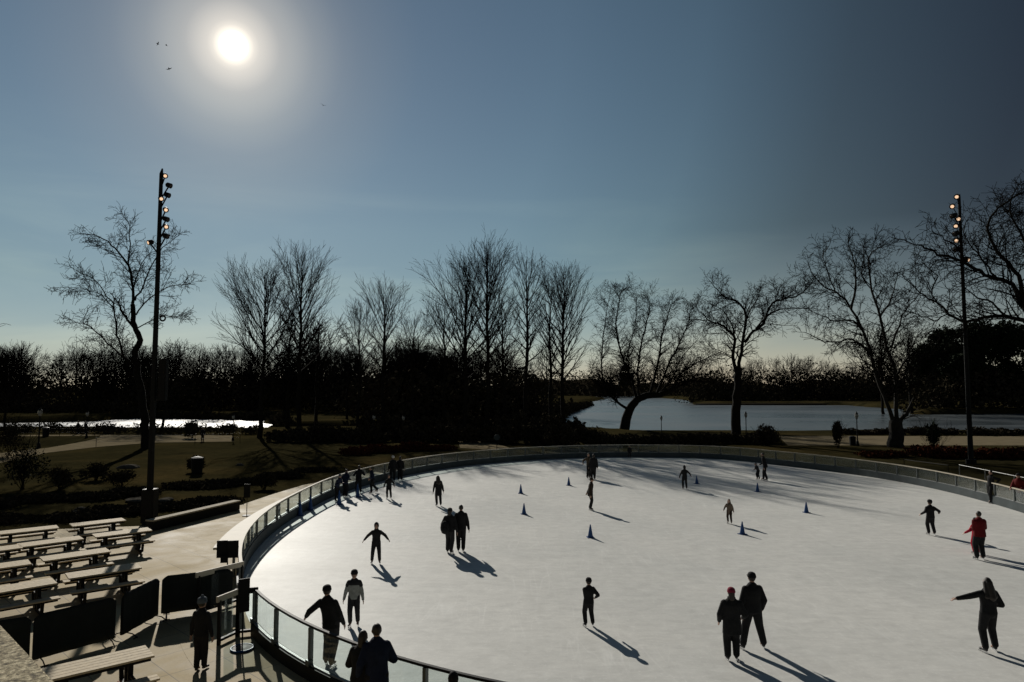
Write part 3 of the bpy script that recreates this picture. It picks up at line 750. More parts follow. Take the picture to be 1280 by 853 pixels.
# at the left barrier
P(421, 627, 'skater in navy bending over the left rail beside a blue cone', 1.50, 60, jacket=NAVY, trousers=BLK, lean=(0, -.10), hl=(.12, -.16, .66), hr=(-.1, -.22, .66), hat=('beanie', BLUEG))
P(431, 622, 'skater in navy jacket second from the left along the left barrier', 1.58, 150, jacket=NAVY, trousers=BLK, lean=(.01, -.06), hl=(.15, -.15, .62), hr=(-.13, -.14, .62), fl=(.06, 0), fr=(-.06, 0), bulk=1.1)
P(448, 617, 'skater in black resting on the left barrier with something pale in hand', 1.62, 200, jacket=BLK, trousers=BLK, lean=(-.02, -.05), hl=(.14, -.18, .62), hr=(-.18, -.15, .64))
P(466, 617, 'skater in dark blue pushing off with one leg behind at the left barrier', 1.55, -70, jacket=NAVY, trousers=BLK, fl=(.04, -.06), fr=(-.04, .16), lift_r=.04, lean=(0, -.06), hl=(.12, -.12, .55), hr=(-.14, -.1, .55))
P(486, 624, 'child skater in front of the left barrier group, arms held out', 1.32, 0, child=True, jacket=BLK, trousers=BLK, hl=(.22, -.03, .54), hr=(-.21, -.03, .50), fl=(.09, 0), fr=(-.07, 0), hood=True)
P(491, 602, 'skater wearing a white helmet standing at the left barrier', 1.66, 190, jacket=BLK, trousers=BLK, hat=('helmet', WHITE), fl=(.1, 0), fr=(-.05, 0), bulk=1.05)
P(500, 601, 'skater in black close to the right of the white helmet', 1.60, 170, jacket=BLK, trousers=BLK, fl=(.05, .03), fr=(-.06, 0), bulk=1.08, hair='bob')
# foreground
P(410, 833, 'man in dark jacket leaning back with one hand on the near rail', 1.76, 172, jacket=BLK, trousers=CHAR, lean=(.045, .01), hip=(-.03, 0), hl=(.29, .02, .60), hr=(-.16, -.09, .50), fl=(.04, -.03), fr=(-.06, .04), hat=('beanie', BLK), coat=.46, bulk=1.03)
person('man in navy jacket watching from outside the near rail, right one of a couple', Vector((-2.42, 12.60, 0)), 1.86, 200, jacket=NAVY, trousers=BLK, skates=False, fl=(.09, 0), fr=(-.05, 0), hl=(.17, -.06, .5), hr=(-.14, -.18, .60), bulk=1.08, lean=(0, -.03), coat=.44)
person('woman in black hooded jacket close beside the man in navy at the near rail', Vector((-2.72, 12.66, 0)), 1.72, 165, jacket=BLK, trousers=BLK, skates=False, fl=(.05, 0), fr=(-.09, 0), hair='bob', bulk=1.08, hl=(.12, -.18, .60), coat=.42, lean=(0, -.03))
person('person in black hood standing outside the near rail at the bottom edge', Vector((-.93, 11.15, 0)), 1.62, 180, jacket=BLK, trousers=BLK, skates=False, hood=True, bulk=1.25, coat=.42)
person('child in pale blue knitted hat walking on the plaza by the gate', g(250, 838), 1.52, 170, jacket=BLK, trousers=BLK, skates=False, hat=('pom', BLUEG), child=True, fl=(.035, .03), fr=(-.03, -.05), hl=(.17, -.02, .47), coat=.47, bulk=.98)
# far walkers
P(97, 543, 'distant walker in dark coat on the pond path, left of two', 1.75, 90, jacket=BLK, coat=.38, skates=False)
P(106, 543, 'distant walker in dark coat on the pond path, right of two', 1.75, 100, jacket=BLK, coat=.38, skates=False, fl=(.06, .06), fr=(-.06, -.08))
P(253, 552, 'distant dark figure standing where the path narrows behind the lawn', 1.6, 60, jacket=BLK, coat=.42, skates=False)

# ------------------------------------------------------------------ blue cones
def cone():
    root = empty('traffic_cone', (0, 0, 0)); h = .50
    mb = MB(); mb.loft([((0, 0, z), r, r) for z, r in ((.022, .112), (.05, .100), (.3, .055), (.46, .026), (.49, .022), (.5, .012))], 20); mb.build('cone_body', M['blue'], root, True)
    mb = MB(); mb.box((0, 0, .012), (.28, .28, .022)); mb.build('base', M['blue'], root, bevel=.006)
    return root
cones = [(651, 617, 'narrow blue cone on the ice, upper of the left pair', .0), (655, 643, 'narrow blue cone on the ice, lower of the left pair', .2), (711, 607, 'narrow blue cone just left of the far skating pair', .4),
         (738, 672, 'narrow blue cone nearest the camera at the middle of the ice', .1), (871, 605, 'narrow blue cone beside the far child with arms out', .6), (947, 615, 'narrow blue cone in front of the child led by an adult', .3),
         (1008, 641, 'narrow blue cone standing farthest right on the ice', .2), (928, 668, 'narrow blue cone next to the small child in brown', .5),
         (375, 645, 'blue cone in barrier shadow, leftmost along the left barrier', .3), (388, 638, 'blue cone in barrier shadow, second from the left', .9), (424, 631, 'blue cone at the feet of the skater bending over the rail', .2), (447, 622, 'blue cone beside the skater in black at the left barrier', .5)]
c0 = cone()
for i, (x, y, lb, rz) in enumerate(cones):
    c = c0 if i == 0 else copy_tree(c0)
    c.location = g(x, y); c.rotation_euler = (0, 0, rz); sc_ = 1.05 if i < 8 else 1.15; c.scale = (sc_, sc_, sc_ * (1 if i < 8 else 1.3))
    tag(c, lb, 'cone', 'blue cones on the ice')

# ------------------------------------------------------------------ picnic tables
def table():
    root = empty('picnic_table', (0, 0, 0)); Lt = 1.85
    mb = MB()
    for k in range(5): mb.box((0, -.30 + .15 * k, .745), (Lt, .142, .04))
    mb.build('tabletop', M['wood_top'], root, bevel=.004)
    for s in (-1, 1):
        mb = MB()
        for k in range(2): mb.box((0, s * (.62 + .14 * k), .445), (Lt, .132, .04))
        mb.build('seat', M['wood_top'], root, bevel=.004)
    for s in (-1, 1):
        x = s * .55
        mb = MB(); mb.bar((x, -.30, .715), (x, .30, .715), .05, .05); mb.bar((x, -.13, .70), (x, -.13, .05), .09); mb.bar((x, .13, .70), (x, .13, .05), .09)
        mb.bar((x, -.78, .415), (x, .78, .415), .05, .05); mb.bar((x, -.14, .10), (x, -.60, .10), .07); mb.bar((x, .14, .10), (x, .60, .10), .07); mb.bar((x, -.58, .08), (x, -.66, .40), .075); mb.bar((x, .58, .08), (x, .66, .40), .075)
        mb.bar((x, -.45, .03), (x, .45, .03), .06, .05)
        mb.build('leg_frame', M['frame'], root)
    mb = MB(); mb.box((0, -.30, .69), (Lt - .1, .04, .065)); mb.box((0, .30, .69), (Lt - .1, .04, .065))
    for s in (-1, 1): mb.box((0, s * .69, .395), (Lt - .1, .16, .05))
    mb.build('rail', M['frame'], root)
    return root
t0 = table()
def centre(*pts):
    q = [g(x, y, .765) for x, y in pts]; c = sum(q, Vector((0, 0, 0))) / len(q); return Vector((c.x, c.y, 0))
tabs = [(centre((3, 665), (59, 657), (71, 659), (8, 667)), 'picnic table at the left end of the back row'),
        (centre((90, 655), (148, 648), (153, 650), (97, 657)), 'picnic table farthest back, next to the left light mast'),
        (centre((26, 679), (93.5, 671), (99, 673), (33, 683)), 'picnic table in the middle of the second row'),
        (centre((119, 667.5), (180, 660), (186, 662), (125, 671)), 'picnic table at the right end of the second row, half in shadow'),
        (centre((53, 695.5), (127, 686), (134, 689), (61.5, 700)), 'picnic table in the middle of the third row'),
        (centre((86, 716), (163, 704), (173.6, 710), (94, 722)), 'picnic table just behind the banner barricade'),
        (centre((-48, 711), (20, 702), (27, 705), (-40, 716)), 'picnic table cut by the left edge, third row'),
        (centre((-28, 737), (52, 725), (62, 730), (-20, 743)), 'picnic table cut by the left edge, in the fourth row'),
        (centre((59, 834), (168, 809), (183, 821), (71, 848)), 'large nearest picnic table in front of the barricades'),
        (centre((-48, 690), (8, 682), (14, 685), (-40, 694)), 'picnic table at the left edge behind the third row')]
for i, (c, lb) in enumerate(tabs):
    t = t0 if i == 0 else copy_tree(t0)
    t.location = (c.x, c.y, -.006); t.rotation_euler = (0, 0, R(42 + (i * 37 % 5) - 2)); tag(t, lb, 'picnic table', 'picnic tables on the plaza')
# red bag under the nearest table
mb = MB(); mb.ell((0, 0, .13), (.13, .10, .15)); mb.tube([(-.05, 0, .25), (-.03, 0, .33), (.03, 0, .33), (.05, 0, .25)], .012, 6)
o = mb.build('bag', M['redbag'], None, True); c = centre((59, 834), (168, 809), (183, 821), (71, 848)); o.location = c + Vector((.35, .15, -.005))
tag(o, 'small red bag beneath the nearest picnic table', 'bag')

# ------------------------------------------------------------------ banner barricades
def barricade(a, b, label):
    a = Vector((*a[:2], 0)); b = Vector((*b[:2], 0)); c = (a + b) / 2; d = b - a; Lx = d.length; an = math.atan2(d.y, d.x)
    root = empty('barricade', c, an); tag(root, label, 'barricade', 'barricades with dark banners')
    hh = 1.05; x0 = Lx / 2 - .03
    mb = MB(); mb.tube([(-x0, 0, .12), (-x0, 0, hh - .12), (-x0 + .12, 0, hh), (x0 - .12, 0, hh), (x0, 0, hh - .12), (x0, 0, .12), (-x0, 0, .12)], .019, 8)
    n = int(Lx / .13)
    for i in range(1, n): x = -x0 + 2 * x0 * i / n; mb.tube([(x, 0, .14), (x, 0, hh - .02)], .007, 5)
    mb.build('frame', M['black'], root, True)
    # banner wrapped on both sides with slack folds
    Vv, Ff = [], []; nx_, nz_ = 26, 8
    for side in (-1, 1):
        base = len(Vv)
        for i in range(nx_ + 1):
            for j in range(nz_ + 1):
                u_ = i / nx_; v_ = j / nz_; x = -x0 - .015 + (2 * x0 + .03) * u_; z = .11 + (hh - .085) * v_
                y = side * (.028 + .010 * math.sin(u_ * 19 + side) * (1 - v_) + .006 * math.sin(u_ * 41 + v_ * 3))
                cut = .1 * max(0, 1 - min(u_, 1 - u_) / .06) * (v_ ** 6)
                Vv.append((x, y, z - cut))
        for i in range(nx_):
            for j in range(nz_):
                o = base + i * (nz_ + 1) + j; Ff.append((o, o + nz_ + 1, o + nz_ + 2, o + 1))
    k = nz_ + 1; h2 = (nx_ + 1) * k
    for i in range(nx_):
        o = i * k + nz_; Ff.append((o, o + k, o + k + h2, o + h2))
        o = i * k; Ff.append((o + k, o, o + h2, o + k + h2))
    mb = MB(); mb.add(Vv, Ff); mb.build('banner', M['banner'], root, True)
    for s in (-1, 1):
        x = s * (x0 - .12)
        mb = MB(); mb.tube([(x, -.33, .01), (x, -.20, .10), (x, 0, .14), (x, .20, .10), (x, .33, .01)], .014, 6); mb.tube([(x - .08, -.28, .012), (x + .08, -.28, .012)], .012, 6); mb.tube([(x - .08, .28, .012), (x + .08, .28, .012)], .012, 6)
        mb.build('foot', M['black'], root)
z = 1.05
barricade(g(202, 722, z), g(292, 712, z), 'banner barricade nearest the rink gate')
barricade(g(153, 745, z), g(199, 723, z), 'banner barricade in the middle of the line, turned at an angle')
barricade(g(42, 771, z), g(146, 747, z), 'widest banner barricade right of the granite parapet')
barricade(g(-60, 786, z), g(40, 772, z), 'banner barricade at the left edge behind the parapet')

# ------------------------------------------------------------------ sign boards
def signboard(loc, w_, z0, z1, rz, label, base='tripod', two=False):
    root = empty('sign', loc, rz); tag(root, label, 'sign')
    if two:
        for s in (-1, 1):
            mb = MB(); mb.box((s * (w_ / 4 + .006), -.03 * s, (z0 + z1) / 2), (w_ / 2, .03, z1 - z0)); mb.build('board', M['black'], root, bevel=.004)
        mb = MB(); mb.box((-.08, -.06, z0 - .02), (.2, .03, .22)); mb.build('bracket', M['black'], root)
    else:
        mb = MB(); mb.box((0, 0, (z0 + z1) / 2), (w_, .03, z1 - z0)); mb.build('board', M['black'], root, bevel=.004)
    mb = MB(); mb.tube([(0, .03, .02), (0, .03, z1 - .1)], .018, 8); mb.build('pole', M['black'], root)
    mb = MB()
    if base == 'round': mb.loft([((0, .03, 0), .24, .24), ((0, .03, .03), .24, .24), ((0, .03, .05), .1, .1)], 24); bs = mb.build('base', M['black'], root); mb = MB(); mb.tube([(.25 * math.cos(a), .03 + .25 * math.sin(a), .025) for a in np.linspace(0, 2 * math.pi, 25)], .022, 6); mb.build('ring', M['blue'], bs)
    else: mb.loft([((0, .03, 0), .2, .2), ((0, .03, .025), .2, .2), ((0, .03, .04), .06, .06)], 20); mb.build('base', M['black'], root)
    return root
signboard(g(283, 741), .62, 1.02, 1.53, R(10), 'double black signboard behind the end of the counter', two=True)
signboard(g(308, 645), .30, .86, 1.5, R(0), 'small black signboard on a thin pole by the kerb wall')
signboard(g(303, 812), .26, .85, 1.62, R(35), 'narrow black signboard on a pole with round blue foot', 'round')

# ------------------------------------------------------------------ light masts
def mast(base, top, arms, label, extra=None, r0=.15, r1=.085, q=.75):
    base = Vector(base); root = empty('light_mast', base); tag(root, label, 'light mast')
    tp = Vector(top) - base; ht = tp.z
    mb = MB(); mb.loft([((0, 0, 0), r0 * 1.9, r0 * 1.9), ((0, 0, .35), r0 * 1.9, r0 * 1.9), ((0, 0, .36), r0, r0), ((0, 0, ht * .5), (r0 + r1) / 2, (r0 + r1) / 2), ((0, 0, ht - .25), r1, r1), ((r1 * .5, 0, ht), r1 * .35, r1 * .5)], 8); mb.build('pole', M['black'], root)
    for (z_, x, y, dz, lit) in arms:   # arm leaves the pole below its lamp and slants up
        e = Vector((x, y, z_ + dz))
        sp = empty('spotlight', (0, 0, 0)); sp.parent = root
        mb = MB(); mb.tube([(0, 0, z_), e], .035, 6); o = mb.build('arm', M['black'], sp)
        fd = Vector((.55, -.75, -.35)).normalized() if lit == 1 else Vector((.8, -.1, -.3)).normalized()
        if x < 0: fd.x = -fd.x
        mb = MB(); c = e + Vector((0, 0, .05)); mb.tube([c - fd * .20 * q, c - fd * .12 * q, c + fd * .14 * q, c + fd * .15 * q], [.07 * q, .15 * q, .16 * q, .165 * q], 14); mb.build('lamp_head', M['black'], sp, False)
        mb = MB(); mb.tube([c + fd * .151 * q, c + fd * .158 * q], [.10 * q, .09 * q], 14); mb.build('lens', M['lamp'] if lit else M['eye'], sp)
    if extra: extra(root)
    return root
bL = g(186, 655); tL = atY(195, 211, bL.y)
def zL(y): return atY(192, y, bL.y).z
def ring_extra(root):
    z_ = zL(398); mb = MB()
    pts = [(.30 + .12 * math.cos(a), 0, z_ + .12 * math.sin(a)) for a in np.linspace(0, 2 * math.pi, 16)]
    mb.tube(pts, .04, 6); mb.tube([(0, 0, z_ + .45), (.2, 0, z_ + .4), (.22, 0, z_ + .08)], .02, 6); mb.build('cable_ring', M['black'], root)
    mb = MB(); mb.box((.42, 0, zL(475)), (.34, .3, 1.9)); mb.bar((0, 0, zL(460)), (.4, 0, zL(460)), .06); mb.bar((0, 0, zL(492)), (.4, 0, zL(492)), .06); mb.build('equipment_box', M['black'], root, bevel=.02)
    mb = MB(); mb.box((0, .02, .8), (.55, .5, 1.5)); mb.build('cabinet', M['black'], root, bevel=.02)
armsL = [(zL(236), .22, -.1, zL(222) - zL(236), 1), (zL(250), .42, -.1, zL(234) - zL(250), 0), (zL(262), .36, -.1, zL(246) - zL(262), 0), (zL(268), .18, -.3, zL(252) - zL(268), 1), (zL(280), .36, -.2, zL(265) - zL(280), 1),
         (zL(291), .34, -.1, zL(276) - zL(291), 0), (zL(301), .40, -.2, zL(286) - zL(301), 1), (zL(312), .36, -.1, zL(297) - zL(312), 0), (zL(318), -.34, -.1, zL(305) - zL(318), 1)]
mast(bL, tL, armsL, 'tall black light mast with spotlights standing at left behind the tables', ring_extra)
bR = g(1214, 580); tR = atY(1195, 243, bR.y)
def zR(y): return atY(1198, y, bR.y).z
armsR = [(zR(262), -.25, -.1, 1.0, 1), (zR(274), -.65, -.1, 1.0, 1), (zR(286), -.6, -.1, 1.0, 0), (zR(290), -.25, -.2, 1.0, 1), (zR(299), -.5, -.2, 1.0, 1), (zR(308), -.45, -.1, 1.0, 0), (zR(317), -.5, -.2, 1.0, 1), (zR(328), -.45, -.1, 1.0, 0), (zR(330), .3, -.1, .3, 1)]
mast(bR, tR, armsR, 'tall black light mast with spotlights standing at right beyond the barrier', None, .2, .11, 1.35)

# ------------------------------------------------------------------ park lamps
def park_lamp():
    root = empty('street_lamp', (0, 0, 0))
    mb = MB(); mb.loft([((0, 0, 0), .2, .2), ((0, 0, .5), .13, .13), ((0, 0, .6), .07, .07), ((0, 0, 2.9), .05, .05), ((0, 0, 3.0), .1, .1)], 10); mb.build('post', M['black'], root)
    mb = MB(); mb.loft([((0, 0, 3.0), .1, .1), ((0, 0, 3.25), .2, .2), ((0, 0, 3.5), .17, .17)], 12); mb.build('lantern', M['lampw'], root)
    mb = MB(); mb.loft([((0, 0, 3.5), .2, .2), ((0, 0, 3.62), .1, .1), ((0, 0, 3.8), .02, .02)], 12); mb.build('cap', M['black'], root)
    return root
lamps = [(827, 548, 519, 'park lamp left of the big forked tree by the lake'), (933, 551, 514, 'park lamp just right of the forked tree trunk'), (1072, 557, 514, 'park lamp on the lake path beside a bin'),
         (48, 561, 509, 'park lamp on the lawn at far left'), (108, 548, 513, 'park lamp near the two distant walkers'), (291, 551, 517, 'park lamp at the narrow end of the pale path'), (467, 553, 517, 'park lamp in front of the dark wood, left of two'), (504, 553, 518, 'park lamp in front of the dark wood, right of two')]
l0 = park_lamp()
for i, (x, yb, yt, lb) in enumerate(lamps):
    o = l0 if i == 0 else copy_tree(l0); b_ = g(x, yb); ht = atY(x, yt, b_.y).z - b_.z
    o.location = (b_.x, b_.y, gz(b_.x, b_.y) - .01); k = ht / 3.8; o.scale = (k, k, k); tag(o, lb, 'street lamp', 'park lamps')

# ------------------------------------------------------------------ bare trees
rng = random.Random(7)
class Tree:
    def __init__(s): s.V = []; s.F = []; s.V2 = []; s.F2 = []
    def tube(s, pts, rads):
        big = rads[0] > .09; V_, F_ = (s.V, s.F) if big else (s.V2, s.F2)
        n = 7 if rads[0] > .12 else (4 if rads[0] > .035 else 3)
        base = len(V_); ref = None
        for i, p in enumerate(pts):
            d = (pts[min(i + 1, len(pts) - 1)] - pts[max(i - 1, 0)])
            if d.length < 1e-6: d = Vector((0, 0, 1))
            d.normalize()
            if ref is None: ref = Vector((1, 0, 0)) if abs(d.x) < .8 else Vector((0, 1, 0))
            x = (ref - d * ref.dot(d)); x = x.normalized() if x.length > 1e-6 else d.orthogonal().normalized(); ref = x; y = d.cross(x)
            for k in range(n):
                a = 2 * math.pi * k / n; V_.append(p + (x * math.cos(a) + y * math.sin(a)) * rads[i])
        for i in range(len(pts) - 1):
            for k in range(n):
                k2 = (k + 1) % n; o = base + i * n; F_.append((o + k, o + k2, o + n + k2, o + n + k))
    def objs(s, root, bark, twig):
        if s.V: link('trunk', fast_mesh('trunk', [tuple(v) for v in s.V], s.F, bark, True), root)
        if s.V2: link('crown', fast_mesh('crown', [tuple(v) for v in s.V2], s.F2, twig), root)
def rv(r=1.0): return Vector((rng.gauss(0, r), rng.gauss(0, r), rng.gauss(0, r)))
def grow(T, p, d, Ln, r, lvl, st):
    """one branch and its children"""
    nseg = max(2, int(Ln / st['seg'][min(lvl, len(st['seg']) - 1)])); nseg = min(nseg, 9)
    pts = [p.copy()]; rads = [r]; d = d.normalized(); dirs = [d.copy()]
    for i in range(nseg):
        d = (d + rv(st['gnarl'] * (.6 + .4 * lvl)) + Vector((0, 0, st['up']))).normalized()
        p = p + d * (Ln / nseg); pts.append(p); dirs.append(d.copy()); f = (i + 1) / nseg
        rads.append(max(r * (1 - f * .8), st['rmin']))
    T.tube(pts, rads)
    if lvl >= st['lvl']: return
    nch = max(1, int(Ln * st['dens'][min(lvl, len(st['dens']) - 1)] + rng.random()))
    for k in range(nch):
        t = st['start'] + (1 - st['start']) * (k + rng.random()) / nch
        i = min(int(t * nseg), nseg - 1); f = t * nseg - i; q = pts[i].lerp(pts[i + 1], min(f, 1)); dd = dirs[i + 1]
        side = dd.orthogonal().normalized(); side.rotate(Matrix.Rotation(rng.random() * 6.283, 3, dd))
        an = R(st['ang'] + rng.uniform(-12, 12)); nd = dd * math.cos(an) + side * math.sin(an)
        ll = Ln * st['ratio'] * (1.15 - t * .65) * rng.uniform(.7, 1.25)
        if ll < st['lmin']: ll = st['lmin'] * rng.uniform(.7, 1.3)
        rr = max(min(rads[i] * .62, r * .6), st['rmin'])
        grow(T, q, nd, ll, rr, lvl + 1, st)
VASE = dict(seg=(1.2, 1.0, .8, .7), gnarl=.024, up=.035, lvl=3, dens=(1.3, 1.7, 2.0), start=.18, ang=23, ratio=.45, lmin=.8, rmin=.0125)
OAK = dict(seg=(.8, .6, .5, .4), gnarl=.12, up=.03, lvl=3, dens=(1.8, 2.5, 2.8), start=.08, ang=46, ratio=.44, lmin=.6, rmin=.017)
LITE = dict(seg=(1.6, 1.3, 1.0), gnarl=.08, up=.05, lvl=2, dens=(1.3, 1.8), start=.15, ang=32, ratio=.42, lmin=.8, rmin=.022)

def vase_tree(ht, hw, fork, nb=34, st=VASE, trunk_r=None, lean=0.0):
    """straight leader, many long rising limbs filling an egg shaped crown of half width hw"""
    T = Tree(); tr = trunk_r or ht * .013; n = 14; pts = []; x = y = 0
    for i in range(n + 1):
        f = i / n; x += rng.gauss(0, .07); y += rng.gauss(0, .07); pts.append(Vector((x + lean * f * ht, y, f * ht * .96)))
    rads = [tr * (1.25 if i == 0 else 1) * max((1 - i / n) ** .8, .05) + .012 for i in range(n + 1)]
    k = int(n * .62); T.tube(pts[:k + 1], rads[:k + 1]); T.tube(pts[k:], rads[k:])
    for j in range(nb):
        f = fork + (.93 - fork) * ((j + rng.random()) / nb) ** .9
        i = min(int(f * n), n - 1); q = pts[i].lerp(pts[i + 1], f * n - i)
        az = j * 2.399 + rng.uniform(-.4, .4); u_ = (f - fork) / (1 - fork)
        an = R(50 - 33 * u_ + rng.uniform(-8, 8)); d = Vector((math.cos(az) * math.sin(an), math.sin(az) * math.sin(an), math.cos(an)))
        ll = min(hw / math.sin(an) * 1.08, (ht - q.z) / math.cos(an) * (.66 + .34 * u_)) * rng.uniform(.8, 1.05)
        grow(T, q, d, max(ll, 1.0), max(rads[i] * .45, .03), 1 if ll < 3.5 else 0 if nb < 30 else 1, st)
    return T
def traced_tree(limbs, Y, base, st=OAK, twigdens=1.0, seed=1, dep=.35):
    """limbs: list of (points in photo px, start radius, end radius, depth sway) standing at distance Y"""
    rng.seed(seed); T = Tree(); org = base
    for (pp, ra, rb, dy) in limbs:
        P3 = [atY(x, y, Y + dy * (i / (len(pp) - 1)) ** 1.2) - org for i, (x, y) in enumerate(pp)]
        # smooth resample
        pts = []
        for i in range(len(P3) - 1):
            p0 = P3[max(i - 1, 0)]; p1 = P3[i]; p2 = P3[i + 1]; p3 = P3[min(i + 2, len(P3) - 1)]
            for t in (0, .33, .66):
                pts.append(.5 * ((2 * p1) + (p2 - p0) * t + (2 * p0 - 5 * p1 + 4 * p2 - p3) * t * t + (3 * p1 - p0 - 3 * p2 + p3) * t ** 3) + rv(.05))
        pts.append(P3[-1]); n = len(pts) - 1; ra = ra * .82 if ra < .3 else ra; rads = [ra + (rb - ra) * (i / n) ** .8 for i in range(n + 1)]
        if rb > .09: pts.append(pts[-1] + (pts[-1] - pts[-2]).normalized() * rb * 1.2); rads.append(.01)
        T.tube(pts, rads)
        if rb > .09: pts.pop(); rads.pop()
        clen = sum((pts[i + 1] - pts[i]).length for i in range(n))
        if ra < .3:
            nb = int(clen * 2.0 * twigdens)
            for k in range(nb):
                t = .12 + .88 * (k + rng.random()) / nb; i = min(int(t * n), n - 1); q = pts[i].lerp(pts[i + 1], t * n - i); dd = (pts[i + 1] - pts[i]).normalized()
                side = dd.orthogonal().normalized(); side.rotate(Matrix.Rotation(rng.random() * 6.283, 3, dd)); an = R(rng.uniform(30, 65))
                ll = rng.uniform(1.0, 2.6) * (1.1 - .35 * t) * clen ** .25 * .75
                grow(T, q, dd * math.cos(an) + side * math.sin(an), ll, max(rads[i] * .42, .02), 1, st)
            grow(T, pts[-1], (pts[-1] - pts[-2]), 1.8, rb, 1, st)
    return T

heroes = []
def hero_traced(name, label, base_px, limbs, seed, st=OAK, tw=1.0, bark='bark', Y=None):
    b_ = g(*base_px); Y = Y or b_.y; b_.z = gz(b_.x, b_.y) - .05; root = empty(name, b_); tag(root, label, 'tree')
    T = traced_tree(limbs, Y, b_, st, tw, seed); T.objs(root, M[bark], M['twig']); return root
hero_traced('bare_tree', 'crooked bare tree with sparse crown behind the left light mast', (183, 560), [
    ([(183, 562), (181, 535), (179, 509), (175, 480), (170, 457), (169, 439), (175, 426), (170, 413), (166, 396), (166, 381)], .46, .22, 0),
    ([(166, 381), (166, 360), (160, 332), (144, 311), (129, 299), (111, 293)], .2, .04, .5), ([(160, 332), (163, 305), (161, 283), (158, 275)], .1, .03, 0),
    ([(170, 413), (160, 400), (153, 390), (150, 383)], .16, .1, -1), ([(168, 376), (180, 358), (189, 335), (204, 309), (216, 300)], .14, .035, 1.5), ([(166, 362), (172, 345), (176, 330), (186, 318)], .1, .03, -2),
    ([(170, 394), (188, 371), (214, 358), (232, 356)], .12, .03, 2), ([(169, 455), (155, 447), (150, 430), (146, 413), (143, 384), (134, 371), (119, 350), (98, 340)], .17, .03, -2),
    ([(144, 390), (128, 370), (111, 363), (88, 360)], .09, .03, -3), ([(155, 447), (134, 429), (111, 408), (95, 403)], .12, .03, 2), ([(150, 440), (130, 445), (112, 440), (102, 445)], .07, .03, -3),
    ([(172, 410), (190, 400), (206, 395), (220, 398)], .08, .03, -2)], 11, tw=1.25)
hero_traced('bare_tree', 'wide spreading bare tree with arching trunk leaning right over the lake', (781, 541), [
    ([(780, 541), (783, 524), (787, 511), (796, 500), (808, 495), (824, 493), (842, 486)], .85, .4, 0),
    ([(786, 512), (770, 502), (760, 488), (752, 465), (753, 430), (757, 400), (762, 372)], .28, .04, -2), ([(796, 500), (788, 470), (777, 445), (770, 405), (775, 370), (780, 362)], .29, .04, 3),
    ([(800, 498), (797, 465), (803, 425), (812, 390), (810, 372)], .25, .04, -3), ([(812, 495), (822, 455), (828, 420), (836, 392), (840, 380)], .27, .04, 2), ([(820, 494), (835, 458), (848, 432), (860, 405), (862, 392)], .25, .04, -4),
    ([(838, 488), (852, 466), (872, 454), (892, 444)], .26, .04, 3), ([(842, 486), (858, 478), (872, 466), (884, 448)], .25, .04, -4), ([(824, 493), (842, 470), (850, 450), (872, 425)], .2, .04, 5), ([(788, 470), (782, 455), (788, 430), (795, 400), (795, 375)], .16, .04, 0), ([(760, 488), (748, 482), (738, 470), (742, 455)], .12, .03, 1)], 12, tw=2.0, Y=105)
hero_traced('bare_tree', 'forked bare tree with two twisting limbs at the lake edge', (921, 551), [
    ([(921, 551), (920, 530), (921, 504), (922, 480), (923, 461)], .62, .42, 0), ([(922, 470), (916, 447), (919, 425), (910, 413), (901, 407), (885, 401), (868, 400)], .29, .05, -1), ([(923, 462), (925, 448), (929, 422), (932, 395), (924, 379), (911, 374), (901, 366), (891, 356)], .29, .04, 1),
    ([(931, 428), (942, 414), (954, 405), (963, 382), (975, 375), (990, 372), (1003, 366), (1013, 356)], .22, .05, 2), ([(944, 411), (956, 398), (970, 389), (990, 385), (1011, 386)], .15, .04, -3), ([(932, 400), (940, 385), (948, 372), (950, 362)], .12, .03, 2), ([(919, 425), (914, 405), (905, 390), (898, 384)], .12, .03, -3),
    ([(885, 401), (878, 392), (870, 385), (874, 374)], .09, .03, 1), ([(968, 380), (972, 366), (966, 358)], .08, .03, -1), ([(916, 447), (905, 440), (893, 437), (885, 430)], .10, .03, 3)], 13, tw=1.6)
hero_traced('bare_tree', 'broad bare tree with a dark divided trunk standing right of centre by the lake path', (1120, 559), [
    ([(1120, 559), (1120, 543), (1120, 527)], .85, .62, 0), ([(1118, 530), (1109, 505), (1096, 470), (1087, 438), (1076, 407), (1060, 380), (1045, 366), (1029, 358), (1014, 340)], .29, .05, 1), ([(1065, 386), (1069, 360), (1069, 340), (1065, 318), (1060, 305)], .17, .04, -2),
    ([(1089, 443), (1075, 430), (1060, 425), (1045, 428), (1030, 427), (1012, 418)], .17, .04, -3), ([(1120, 528), (1121, 500), (1119, 470), (1109, 434), (1100, 398), (1091, 363), (1086, 335), (1088, 318), (1102, 309)], .29, .04, -1), ([(1114, 435), (1124, 408), (1131, 389), (1149, 367)], .15, .04, 2),
    ([(1100, 398), (1110, 380), (1118, 362), (1122, 345)], .13, .04, 3), ([(1076, 407), (1062, 400), (1045, 402), (1028, 395), (1010, 385)], .13, .03, 3), ([(1045, 366), (1036, 345), (1030, 322), (1036, 308)], .11, .03, 2), ([(1091, 363), (1078, 345), (1080, 325), (1078, 305)], .11, .03, 3),
    ([(1120, 530), (1128, 524), (1134, 516)], .28, .2, 0), ([(1121, 470), (1132, 450), (1140, 432), (1148, 420)], .15, .03, -2), ([(1122, 490), (1110, 470), (1112, 462)], .1, .05, -1)], 14, tw=1.15, bark='bark_pale')
